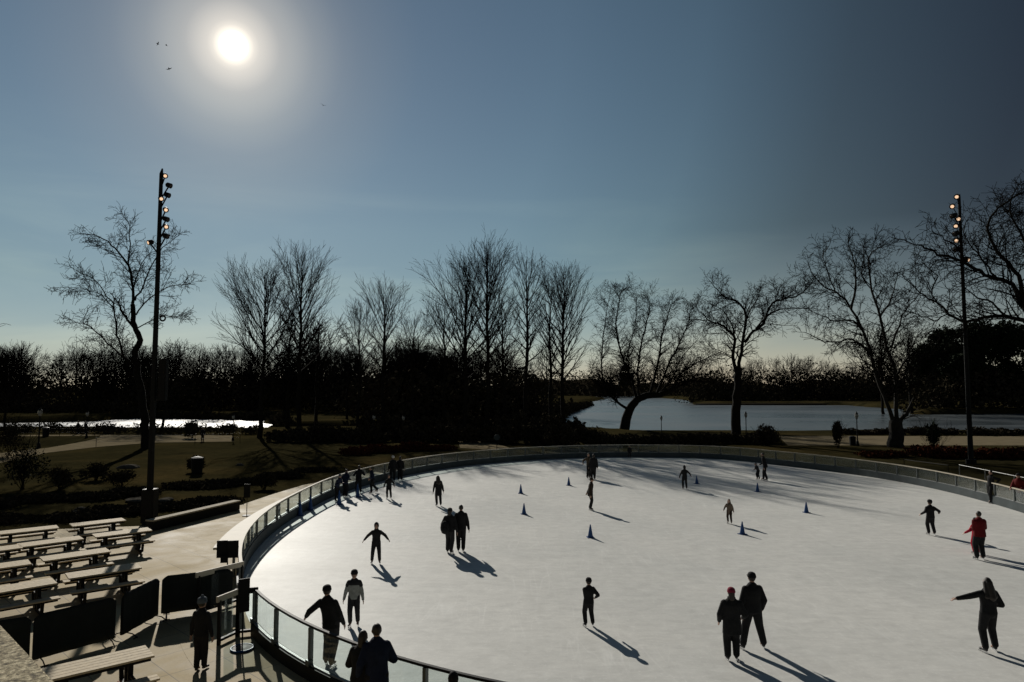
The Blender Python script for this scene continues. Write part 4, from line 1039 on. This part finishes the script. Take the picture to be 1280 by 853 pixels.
hero_traced('bare_tree', 'large bare tree reaching in from the right edge behind the light mast', (1325, 585), [
    ([(1325, 588), (1320, 520), (1312, 460), (1305, 420)], .75, .5, 0), ([(1305, 420), (1292, 395), (1280, 385), (1265, 356), (1243, 347), (1225, 340), (1207, 329), (1190, 322), (1172, 318), (1155, 310), (1140, 305)], .29, .05, 1), ([(1280, 385), (1274, 345), (1252, 322), (1240, 300), (1235, 280), (1250, 258), (1276, 242)], .22, .05, -2),
    ([(1305, 420), (1280, 402), (1256, 395), (1230, 398), (1205, 402), (1186, 392), (1172, 380), (1155, 370), (1138, 354)], .24, .04, 3), ([(1256, 395), (1240, 378), (1222, 372), (1206, 360)], .13, .04, -2), ([(1310, 440), (1312, 380), (1310, 320), (1300, 270), (1290, 240)], .29, .05, 2), ([(1310, 350), (1290, 320), (1275, 290), (1262, 262), (1268, 240)], .17, .04, 4),
    ([(1207, 329), (1198, 312), (1182, 300), (1165, 288)], .1, .03, -2), ([(1243, 347), (1230, 328), (1215, 310), (1205, 290), (1210, 275)], .13, .03, 3), ([(1265, 356), (1262, 335), (1248, 310), (1262, 285)], .12, .03, 0), ([(1186, 392), (1172, 400), (1158, 398), (1142, 392)], .08, .03, -2), ([(1172, 380), (1165, 362), (1172, 345), (1160, 335)], .09, .03, 2)], 15, tw=1.15)

vases = [(325, 547.5, 331, 56, .30, 40, 1, 'vase shaped bare tree with wide fan crown, left of a matching pair'), (372, 546.7, 308, 38, .30, 40, 2, 'taller narrow bare tree, right one of a matching pair'),
         (478, 546.7, 350, 32, .32, 34, 3, 'upright bare tree in the left middle of the wood'), (446, 545.9, 378, 30, .32, 28, 4, 'lower bare tree just left of the upright one'), (515, 546.7, 392, 28, .34, 28, 5, 'short bushy bare tree left of the big clump'),
         (580, 547.1, 322, 52, .28, 36, 6, 'left tree of the big bare clump at the centre'), (608, 547.5, 300, 42, .30, 34, 7, 'tallest bare tree of the central clump'), (655, 546.7, 316, 27, .36, 34, 8, 'slender bare tree right of the central clump'),
         (706, 547.5, 331, 42, .30, 40, 9, 'full crowned bare tree at the right end of the wood'), (688, 545.9, 352, 22, .34, 24, 10, 'thin bare tree squeezed beside the full crowned one'), (632, 545.5, 365, 30, .3, 26, 16, 'smaller bare tree between the tall trees of the centre'), (556, 545.5, 372, 30, .3, 26, 17, 'smaller bare tree at the left foot of the central clump')]
for (x, yb, yt, hw, fk, nb, sd_, lb) in vases:
    rng.seed(100 + sd_); b_ = g(x, yb); ht = atY(x, yt, b_.y).z; W = hw / FPX * b_.y
    b_.z = gz(b_.x, b_.y) - .05; root = empty('bare_tree', b_); tag(root, lb, 'tree')
    T = vase_tree(ht, W, fk + .04, nb, VASE, lean=0); T.objs(root, M['bark'], M['twig'])

# background trees: a few kinds, copied
protos = []
for k in range(6):
    rng.seed(300 + k); root = empty('bare_tree', (0, 0, 0))
    T = vase_tree(13, (4.6, 5.4, 4.0, 6.2, 5.0, 3.4)[k], (.22, .3, .26, .2, .34, .3)[k], (26, 28, 24, 29, 22, 22)[k], dict(LITE, gnarl=(.08, .14, .06, .16, .1, .05)[k], ang=(32, 42, 28, 45, 36, 26)[k]), trunk_r=.2)
    T.objs(root, M['bark'], M['twig']); protos.append(root)
used = set()
def put_tree(k, x, y, z_, ht, rz, label, group):
    o = protos[k] if k not in used else copy_tree(protos[k]); used.add(k)
    o.location = (x, y, z_); s = ht / 13; o.scale = (s * rng.uniform(.85, 1.15), s, s); o.rotation_euler = (0, 0, rz); return tag(o, label, 'tree', group)
rng.seed(55)
def in_water(x, y): return min(float(polyd(np.array([x]), np.array([y]), p)[0]) for p in polys) < 3
n = 0
for k in range(400):
    if n >= 112: break
    px = rng.uniform(-60, 735); Yd = rng.uniform(112, 190) if px > 470 or rng.random() < .2 else rng.uniform(165, 235)
    p = atY(px, 500, Yd)
    if in_water(p.x, p.y): continue
    topy = 441 + rng.gauss(0, 7) - (6 if px < 60 else 0); ht = max(7, atY(px, topy, Yd).z)
    put_tree(n % 6, p.x, p.y, gz(p.x, p.y) - .1, ht, rng.random() * 6.28, 'bare tree in the dark wood beyond the pond and lawn', 'background trees of the dark wood'); n += 1
for (px, yt, hw) in ((6, 384, 0), (22, 398, 0), (44, 405, 0), (-15, 380, 0), (78, 432, 0), (98, 436, 0), (245, 436, 0), (400, 400, 0), (430, 408, 0), (265, 432, 0)):
    Yd = 120; p = atY(px, 500, Yd); ht = atY(px, yt, Yd).z
    put_tree(n % 6, p.x, p.y if not in_water(p.x, p.y) else 103, gz(p.x, p.y) - .1 if not in_water(p.x, p.y) else -.6, ht, rng.random() * 6.28, 'bare tree rising above the dark wood behind the lawn', 'taller trees above the dark wood'); n += 1
for k in range(46):
    px = 745 + (1300 - 745) * (k + rng.random()) / 46; Yd = rng.uniform(318, 345) if px > 865 else rng.uniform(520, 540)
    p = atY(px, 500, Yd); topy = 458 + rng.gauss(0, 5) - (8 if 960 < px < 1040 else 0); ht = atY(px, topy, Yd).z + 1
    put_tree(k % 6, p.x, p.y, -.3, ht, rng.random() * 6.28, 'distant bare tree in the wood across the lake', 'distant trees across the lake')
for (px, ypx, yt, lb) in ((1105, 535, 398, 'bare tree behind the broad tree, above the right shore'), (1140, 535, 405, 'smaller bare tree between broad tree and evergreens')):
    p = atY(px, 500, 185); put_tree(3, p.x, p.y, gz(p.x, p.y), atY(px, yt, 185).z, 1.0, lb, None)

# masses of thin undergrowth that read as one dark wood
def leafcloud(name, blobs, m, n, size, seed, kind=None, label=None, cat=None):
    """many small irregular faces spread through ellipsoid blobs: (centre, radii)"""
    r = np.random.default_rng(seed); vol = np.array([b[1][0] * b[1][2] for b in blobs]); cnt = (n * vol / vol.sum()).astype(int) + 1
    C = []
    for (c, rad), k in zip(blobs, cnt):
        d = r.normal(size=(k, 3)); d /= np.linalg.norm(d, axis=1)[:, None]; q = d * (r.random(k) ** .42)[:, None]
        q *= 1 + .22 * np.sin(q[:, :1] * 9 + q[:, 2:3] * 7 + c[0]); C.append(np.array(c) + q * np.array(rad))
    C = np.concatenate(C); k = len(C); a = r.normal(size=(k, 3)); a /= np.linalg.norm(a, axis=1)[:, None]; b = r.normal(size=(k, 3)); b -= a * (a * b).sum(1)[:, None]; b /= np.linalg.norm(b, axis=1)[:, None]
    s = size * (.5 + r.random((k, 1))); a *= s; b *= s * .55
    V = np.stack([C - a, C - b, C + a, C + b], 1).reshape(-1, 3); F = np.arange(4 * k).reshape(-1, 4)
    return fast_mesh(name, V, F, m)
r_ = np.random.default_rng(3); blobs = []
for k in range(150):
    px = r_.uniform(-80, 745); Yd = r_.uniform(165, 230) if px < 470 else r_.uniform(112, 170)
    p = atY(px, 500, Yd)
    if in_water(p.x, p.y): continue
    top = atY(px, 464 + r_.normal() * 5, Yd).z; blobs.append(((p.x, p.y, top * .42), (r_.uniform(6, 11), 5, top * .58)))
tag(link('woodland', leafcloud('woodland', blobs, M['shrub'], 80000, .42, 5)), kind='stuff')
blobs = []
for k in range(110):
    px = 630 + 805 * k / 110 + r_.uniform(-3, 3); Yd = r_.uniform(322, 350) if px > 862 else r_.uniform(525, 540)
    p = atY(px, 500, Yd); top = atY(px, 464 + r_.normal() * 3.5, Yd).z; blobs.append(((p.x, p.y - 8, top * .28), (r_.uniform(8, 13), 9, top * .72)))
for k in range(30):   # right hand shore in front of it
    px = 1140 + 400 * k / 30; p = atY(px, 500, 196); top = atY(px, 470 + r_.normal() * 3, 196).z; blobs.append(((p.x, p.y, top * .4), (7, 7, top * .66)))
for k in range(9):    # spit of land reaching in from the right
    px = 868 + 14 * k; p = atY(px, 500, 306); blobs.append(((p.x, p.y, 2.0), (5, 3, 3.4 if k else 2)))
tag(link('far_woodland', leafcloud('far_woodland', blobs, M['shrub'], 90000, .6, 6)), kind='stuff')
# ridge of land under the far wood, hills behind
def hill(name, x0, x1, y, h, dep):
    n = 80; V_, F_ = [], []
    for i in range(n + 1):
        f = i / n; x = x0 + (x1 - x0) * f; hh = h * (.75 + .18 * math.sin(f * 21) + .1 * math.sin(f * 53 + 1))
        V_ += [(x, y, -3), (x, y + dep * .35, hh), (x, y + dep, -3)]
    for i in range(n):
        o = i * 3; F_ += [(o, o + 3, o + 4, o + 1), (o + 1, o + 4, o + 5, o + 2)]
    mb = MB(); mb.add(V_, F_); return tag(mb.build(name, M['shrub'], None, True), kind='structure')
hill('hill', 20, 420, 560, 15, 120); 
# spit of low land on the far shore
mb = MB(); p0 = g(868, 506.5, WZ); p1 = g(1135, 507, WZ); mb.loft([((( p0.x + p1.x) / 2, p0.y + 3, z_), (p1.x - p0.x) / 2 * f_, 8 * f_) for z_, f_ in ((-1.2, 1), (-.5, .98), (-.2, .9))], 40)
tag(mb.build('shore', M['shrub']), kind='structure')
# far building
fb = empty('tower_building', atY(783, 500, 700).xy.to_3d()); tag(fb, 'small distant tower block rising above the far shore trees', 'building')
zt = atY(783, 457, 700).z
mb = MB(); mb.box((0, 0, zt * .37), (14, 12, zt * .74)); mb.box((-1, 0, zt * .88), (9, 8, zt * .16)); mb.build('wall', M['far_b'], fb)
mb = MB(); mb.loft([((-1, 0, zt * .96), 5, 4.5), ((-1, 0, zt * .99), 3, 3), ((-1, 0, zt * 1.03), .4, .4)], 8); mb.build('roof', M['far_b'], fb)
for i in range(5):
    mb = MB(); mb.box((-5 + 2.5 * i, -6.05, zt * .64), (1.2, .15, 2.0)); mb.build('window', M['black'], fb)

# evergreens at right
def evergreen(x, y, yt, hw, Yd, label, seed):
    p = atY(x, 500, Yd); zt_ = atY(x, yt, Yd).z; W = hw / FPX * Yd; q = Yd / 90; root = empty('evergreen_tree', (p.x, p.y, gz(p.x, p.y))); tag(root, label, 'tree')
    rr = np.random.default_rng(seed); bl = []
    for k in range(26):
        f = rr.random() ** .8; wz = W * (1 - .75 * f ** 1.6); a = rr.random() * 6.28; rad = wz * rr.uniform(.3, .85)
        bl.append(((math.cos(a) * rad, math.sin(a) * rad, .6 + f * (zt_ - 1.2 * q)), (q * rr.uniform(.9, 1.9), q * rr.uniform(.9, 1.9), q * rr.uniform(.8, 1.5))))
    link('crown', leafcloud('crown', bl, M['ever'], 15000, .17 * q, seed), root)
    mb = MB(); mb.tube([(0, 0, 0), (.1, 0, zt_ * .5), (0, .1, zt_ * .92)], [.6, .4, .05], 8); mb.build('trunk', M['bark'], root)
for i, a in enumerate([(1185, 0, 408, 34, 208, 'dark rounded evergreen just left of the right light mast'), (1225, 0, 398, 36, 206, 'dark evergreen directly behind the right light mast'), (1262, 0, 392, 34, 204, 'tall dark evergreen near the right edge'), (1162, 0, 432, 26, 210, 'lowest dark evergreen at the left end of the evergreen group'), (1300, 0, 396, 40, 205, 'dark evergreen cut by the right edge'), (1205, 0, 440, 44, 201, 'low broad evergreen in front of the group')]):
    evergreen(*a, 40 + i)
# shrubs
def shrub(x, yb, yt, hw, label, m='shrub', seed=1, nl=1500, sz=.05):
    b_ = g(x, yb); ht = atY(x, yt, b_.y).z; W = hw / FPX * b_.y; root = empty('shrub', (b_.x, b_.y, gz(b_.x, b_.y))); tag(root, label, 'shrub')
    rr = np.random.default_rng(seed); bl = [((rr.normal() * W * .45, rr.normal() * W * .3, ht * rr.uniform(.35, .75)), (W * .45, W * .4, ht * .3)) for _ in range(9)]
    link('foliage', leafcloud('foliage', bl, M[m], nl, sz * b_.y / 30, seed), root)
    T = Tree(); rng.seed(seed)
    for k in range(14):
        d = Vector((rng.gauss(0, .45), rng.gauss(0, .45), 1)); grow(T, Vector((rng.gauss(0, .06), rng.gauss(0, .06), 0)), d, ht * 1.0, .018, 1, dict(LITE, lvl=2, lmin=.2, rmin=.008, seg=(.4, .4, .3), dens=(3, 3, 3)))
    link('stem', fast_mesh('stem', [tuple(v) for v in T.V2], T.F2, M['twig']), root)
shr = [(28, 612, 549, 26, 'twiggy dark shrub at the far left edge of the lawn'), (75, 612, 585, 20, 'low dark shrub on the lawn behind the back tables'), (246, 590, 570, 9, 'dark squat shrub in the middle of the lawn'), (958, 557, 530, 13, 'rounded shrub right of the forked tree'),
       (1168, 566, 526, 9, 'small upright conifer left of the right light mast'), (150, 612, 588, 22, 'low dark shrub left of the light mast foot'), (120, 600, 578, 16, 'grey leafless shrub on the lawn'), (240, 548, 524, 10, 'twiggy shrub on the pond bank by the bright ice'), (330, 612, 592, 18, 'low shrub on the lawn near the barrier'),
       (1048, 560, 528, 5, 'thin leafless sapling beside the lake path'), (12, 570, 520, 20, 'dark shrub at the left edge by the pond'), (700, 560, 530, 24, 'tangled shrub at the foot of the full crowned tree'), (740, 557, 533, 20, 'tangled shrub between the wood and the arching tree')]
for i, s in enumerate(shr): shrub(*s, seed=70 + i, m='ever' if i in (0, 4) else 'shrub')
# hedge band on the near lake bank, rusty grasses and rough planting
def band(name, pts, h, m, n, size, seed):
    rr = np.random.default_rng(seed); bl = []
    for a, b in zip(pts, pts[1:]):
        k = max(3, int((b - a).length / 1.6))
        for i in range(k):
            p = a.lerp(b, (i + rr.random()) / k); hh = h * rr.uniform(.6, 1.25); bl.append(((p.x, p.y + rr.normal() * .6, hh * .45 + gz(p.x, p.y)), (1.5, 1.0, hh * .55)))
    return tag(link(name, leafcloud(name, bl, m, n, size, seed)), kind='stuff')
band('undergrowth', [g(725, 556), g(800, 556), g(880, 555), g(975, 554)], 1.3, M['shrub'], 16000, .16, 21)
band('undergrowth', [g(345, 551.5), g(420, 552), g(560, 553), g(720, 556)], 1.8, M['shrub'], 24000, .18, 22)
band('undergrowth', [g(335, 548), g(400, 547.5), g(470, 547)], .9, M['shrub'], 4000, .16, 33)
band('undergrowth', [g(470, 546), g(560, 545), g(720, 549)], 2.6, M['shrub'], 24000, .2, 23)
band('undergrowth', [g(-120, 518), g(60, 517.5), g(200, 518), g(335, 520)], 2.4, M['shrub'], 16000, .3, 34)
band('undergrowth', [g(340, 527), g(400, 531), g(470, 533)], 1.8, M['shrub'], 8000, .22, 35)
band('undergrowth', [g(738, 504), g(712, 512), g(690, 520), g(676, 530), g(690, 540)], 2.4, M['shrub'], 16000, .3, 36)
band('undergrowth', [g(735, 548), g(800, 550.5), g(870, 551), g(960, 551)], .6, M['shrub'], 9000, .11, 37)
band('undergrowth', [g(268, 530), g(300, 531), g(336, 531)], 1.6, M['shrub'], 7000, .2, 38)
band('hedge', [g(1062, 543), g(1130, 543), g(1220, 543.5), g(1330, 544)], .85, M['shrub'], 16000, .13, 29)
band('rusty_grass', [g(440, 568), g(500, 563), g(560, 562)], .8, M['redgrass'], 9000, .12, 24)
band('rusty_grass', [g(1085, 571), g(1190, 572), g(1300, 573)], .9, M['redgrass'], 9000, .12, 25)
band('planting', [g(-80, 640), g(40, 628), g(160, 618), g(300, 604), g(390, 592)], .35, M['shrub'], 22000, .09, 26)
band('planting', [g(-80, 655), g(60, 648), g(180, 640), g(290, 622)], .3, M['shrub'], 18000, .08, 27)
band('undergrowth', [g(-100, 541), g(40, 540), g(200, 543), g(330, 543)], 1.25, M['shrub'], 8000, .14, 28)
# rocks
for i, (x, y, s, lb) in enumerate([(160, 585, .5, 'pale flat rock lying on the dark lawn'), (205, 628, .35, 'pale rock at the foot of the left light mast'), (170, 627, .4, 'pale flat rock left of the light mast foot'), (300, 582, .25, 'small dark boulder on the lawn right of the bin'), (100, 640, .3, 'small rock behind the picnic tables')]):
    me = bpy.data.meshes.new('rock'); bm = bmesh.new(); bmesh.ops.create_icosphere(bm, subdivisions=3, radius=s); rng.seed(i)
    ph = [rng.random() * 6 for _ in range(6)]
    for v in bm.verts:
        c = v.co / s; v.co *= 1 + .18 * math.sin(c.x * 3 + ph[0]) + .15 * math.sin(c.y * 4 + ph[1]) + .1 * math.sin(c.z * 5 + ph[2]); v.co.z *= .5; v.co.x *= 1.4
    bm.to_mesh(me); bm.free(); me.materials.append(M['rock']); o = link('rock', me); p = g(x, y); o.location = (p.x, p.y, s * .1); tag(o, lb, 'rock')

# path fences, benches, bin, railings beyond the rink
def rail_fence(a, b, h, rails, sp, m, label, posts=True):
    a = Vector((*a[:2], 0)); b = Vector((*b[:2], 0)); root = empty('railing', a); tag(root, label, 'railing'); d = b - a; n = max(1, int(d.length / sp))
    for zf in rails:
        mb = MB(); mb.tube([Vector((0, 0, h * zf)), d + Vector((0, 0, h * zf))], .017, 6); mb.build('rail', m, root)
    for i in range(n + 1):
        mb = MB(); mb.tube([d * i / n, d * i / n + Vector((0, 0, h))], .028, 6); mb.build('post', m, root)
rail_fence(g(120, 559), g(300, 552.5), 1.0, (.98, .5), 4.2, M['black'], 'thin dark railing in front of the pale pond path')
rail_fence(g(-60, 547), g(118, 545.5), 1.0, (.98, .5), 3.4, M['black'], 'thin dark fence along the pond edge at far left')
rail_fence(g(571, 553), g(588, 553), 1.1, (.98, .6), 1.5, M['alu'], 'short pale railing at the small ramp behind the barrier')
rail_fence(g(1199, 581, 1.1), g(1310, 603, 1.1), 1.1, (.99,), 2.2, M['alu'], 'bright metal railing outside the right part of the barrier')
rail_fence(g(1130, 574, .8), g(1185, 581, .8), .8, (.95,), 2.2, M['black'], 'low dark railing beyond the barrier, left of the right mast')
def bin_(x, y, label, s=1):
    p = g(x, y); root = empty('litter_bin', (p.x, p.y, 0)); tag(root, label, 'litter bin')
    mb = MB(); mb.loft([((0, 0, 0), .28 * s, .28 * s), ((0, 0, .1), .3 * s, .3 * s), ((0, 0, .85 * s), .33 * s, .33 * s)], 14); mb.build('body', M['black'], root)
    mb = MB(); mb.loft([((0, 0, .85 * s), .36 * s, .36 * s), ((0, 0, .93 * s), .34 * s, .34 * s), ((0, 0, 1.0 * s), .15 * s, .15 * s)], 14); mb.build('lid', M['black'], root)
bin_(1066, 557, 'dark litter bin beside the park lamp on the lake path'); bin_(57, 546, 'dark litter bin near the pond at far left', 1.2); bin_(246, 592, 'dark bin standing on the lawn behind the light mast', 1.2)
# round sign by the ramp
sg_ = empty('sign', g(621, 563)); tag(sg_, 'round grey sign on a short post behind the far barrier', 'sign')
mb = MB(); mb.tube([(0, 0, 0), (0, 0, 1.2)], .03, 6); mb.build('pole', M['black'], sg_); mb = MB(); mb.tube([(0, -.04, 1.25), (0, .0, 1.25)], .3, 18); mb.build('board', M['kick'], sg_)

# birds
def bird(px, py, Yd, s, roll, label):
    p = atY(px, py, Yd); root = empty('bird', p, rng.random() * 6); root.rotation_euler = (roll, .2, rng.random() * 6); tag(root, label, 'bird')
    mb = MB(); mb.loft([((0, 0, 0), .001, .001)], 3) if False else None
    mb.tube([(0, -.30 * s, 0), (0, -.22 * s, .02 * s), (0, -.05 * s, 0), (0, .15 * s, 0), (0, .3 * s, .0)], [.015 * s, .05 * s, .08 * s, .05 * s, .02 * s], 8)
    mb.add([(0, -.12 * s, .03 * s), (0, .1 * s, .03 * s), (.35 * s, .02 * s, .16 * s), (.33 * s, -.14 * s, .16 * s), (.75 * s, .08 * s, .05 * s)], [(0, 1, 2, 3), (3, 2, 4)])
    mb.add([(0, -.12 * s, .03 * s), (0, .1 * s, .03 * s), (-.35 * s, .02 * s, .16 * s), (-.33 * s, -.14 * s, .16 * s), (-.75 * s, .08 * s, .05 * s)], [(0, 1, 2, 3), (3, 2, 4)])
    mb.build('body', M['black'], root)
rng.seed(9)
bird(197, 55, 120, .9, .3, 'small dark bird left of the sun, leftmost of three'); bird(208, 57, 125, .8, -.3, 'small dark bird left of the sun, middle of three'); bird(211, 86, 110, .8, 1.2, 'small dark bird below the other two, left of the sun'); bird(404, 132, 120, .9, .2, 'small dark bird flying alone right of the sun')
print('people', PEOPLE, 'objects', len(bpy.data.objects))
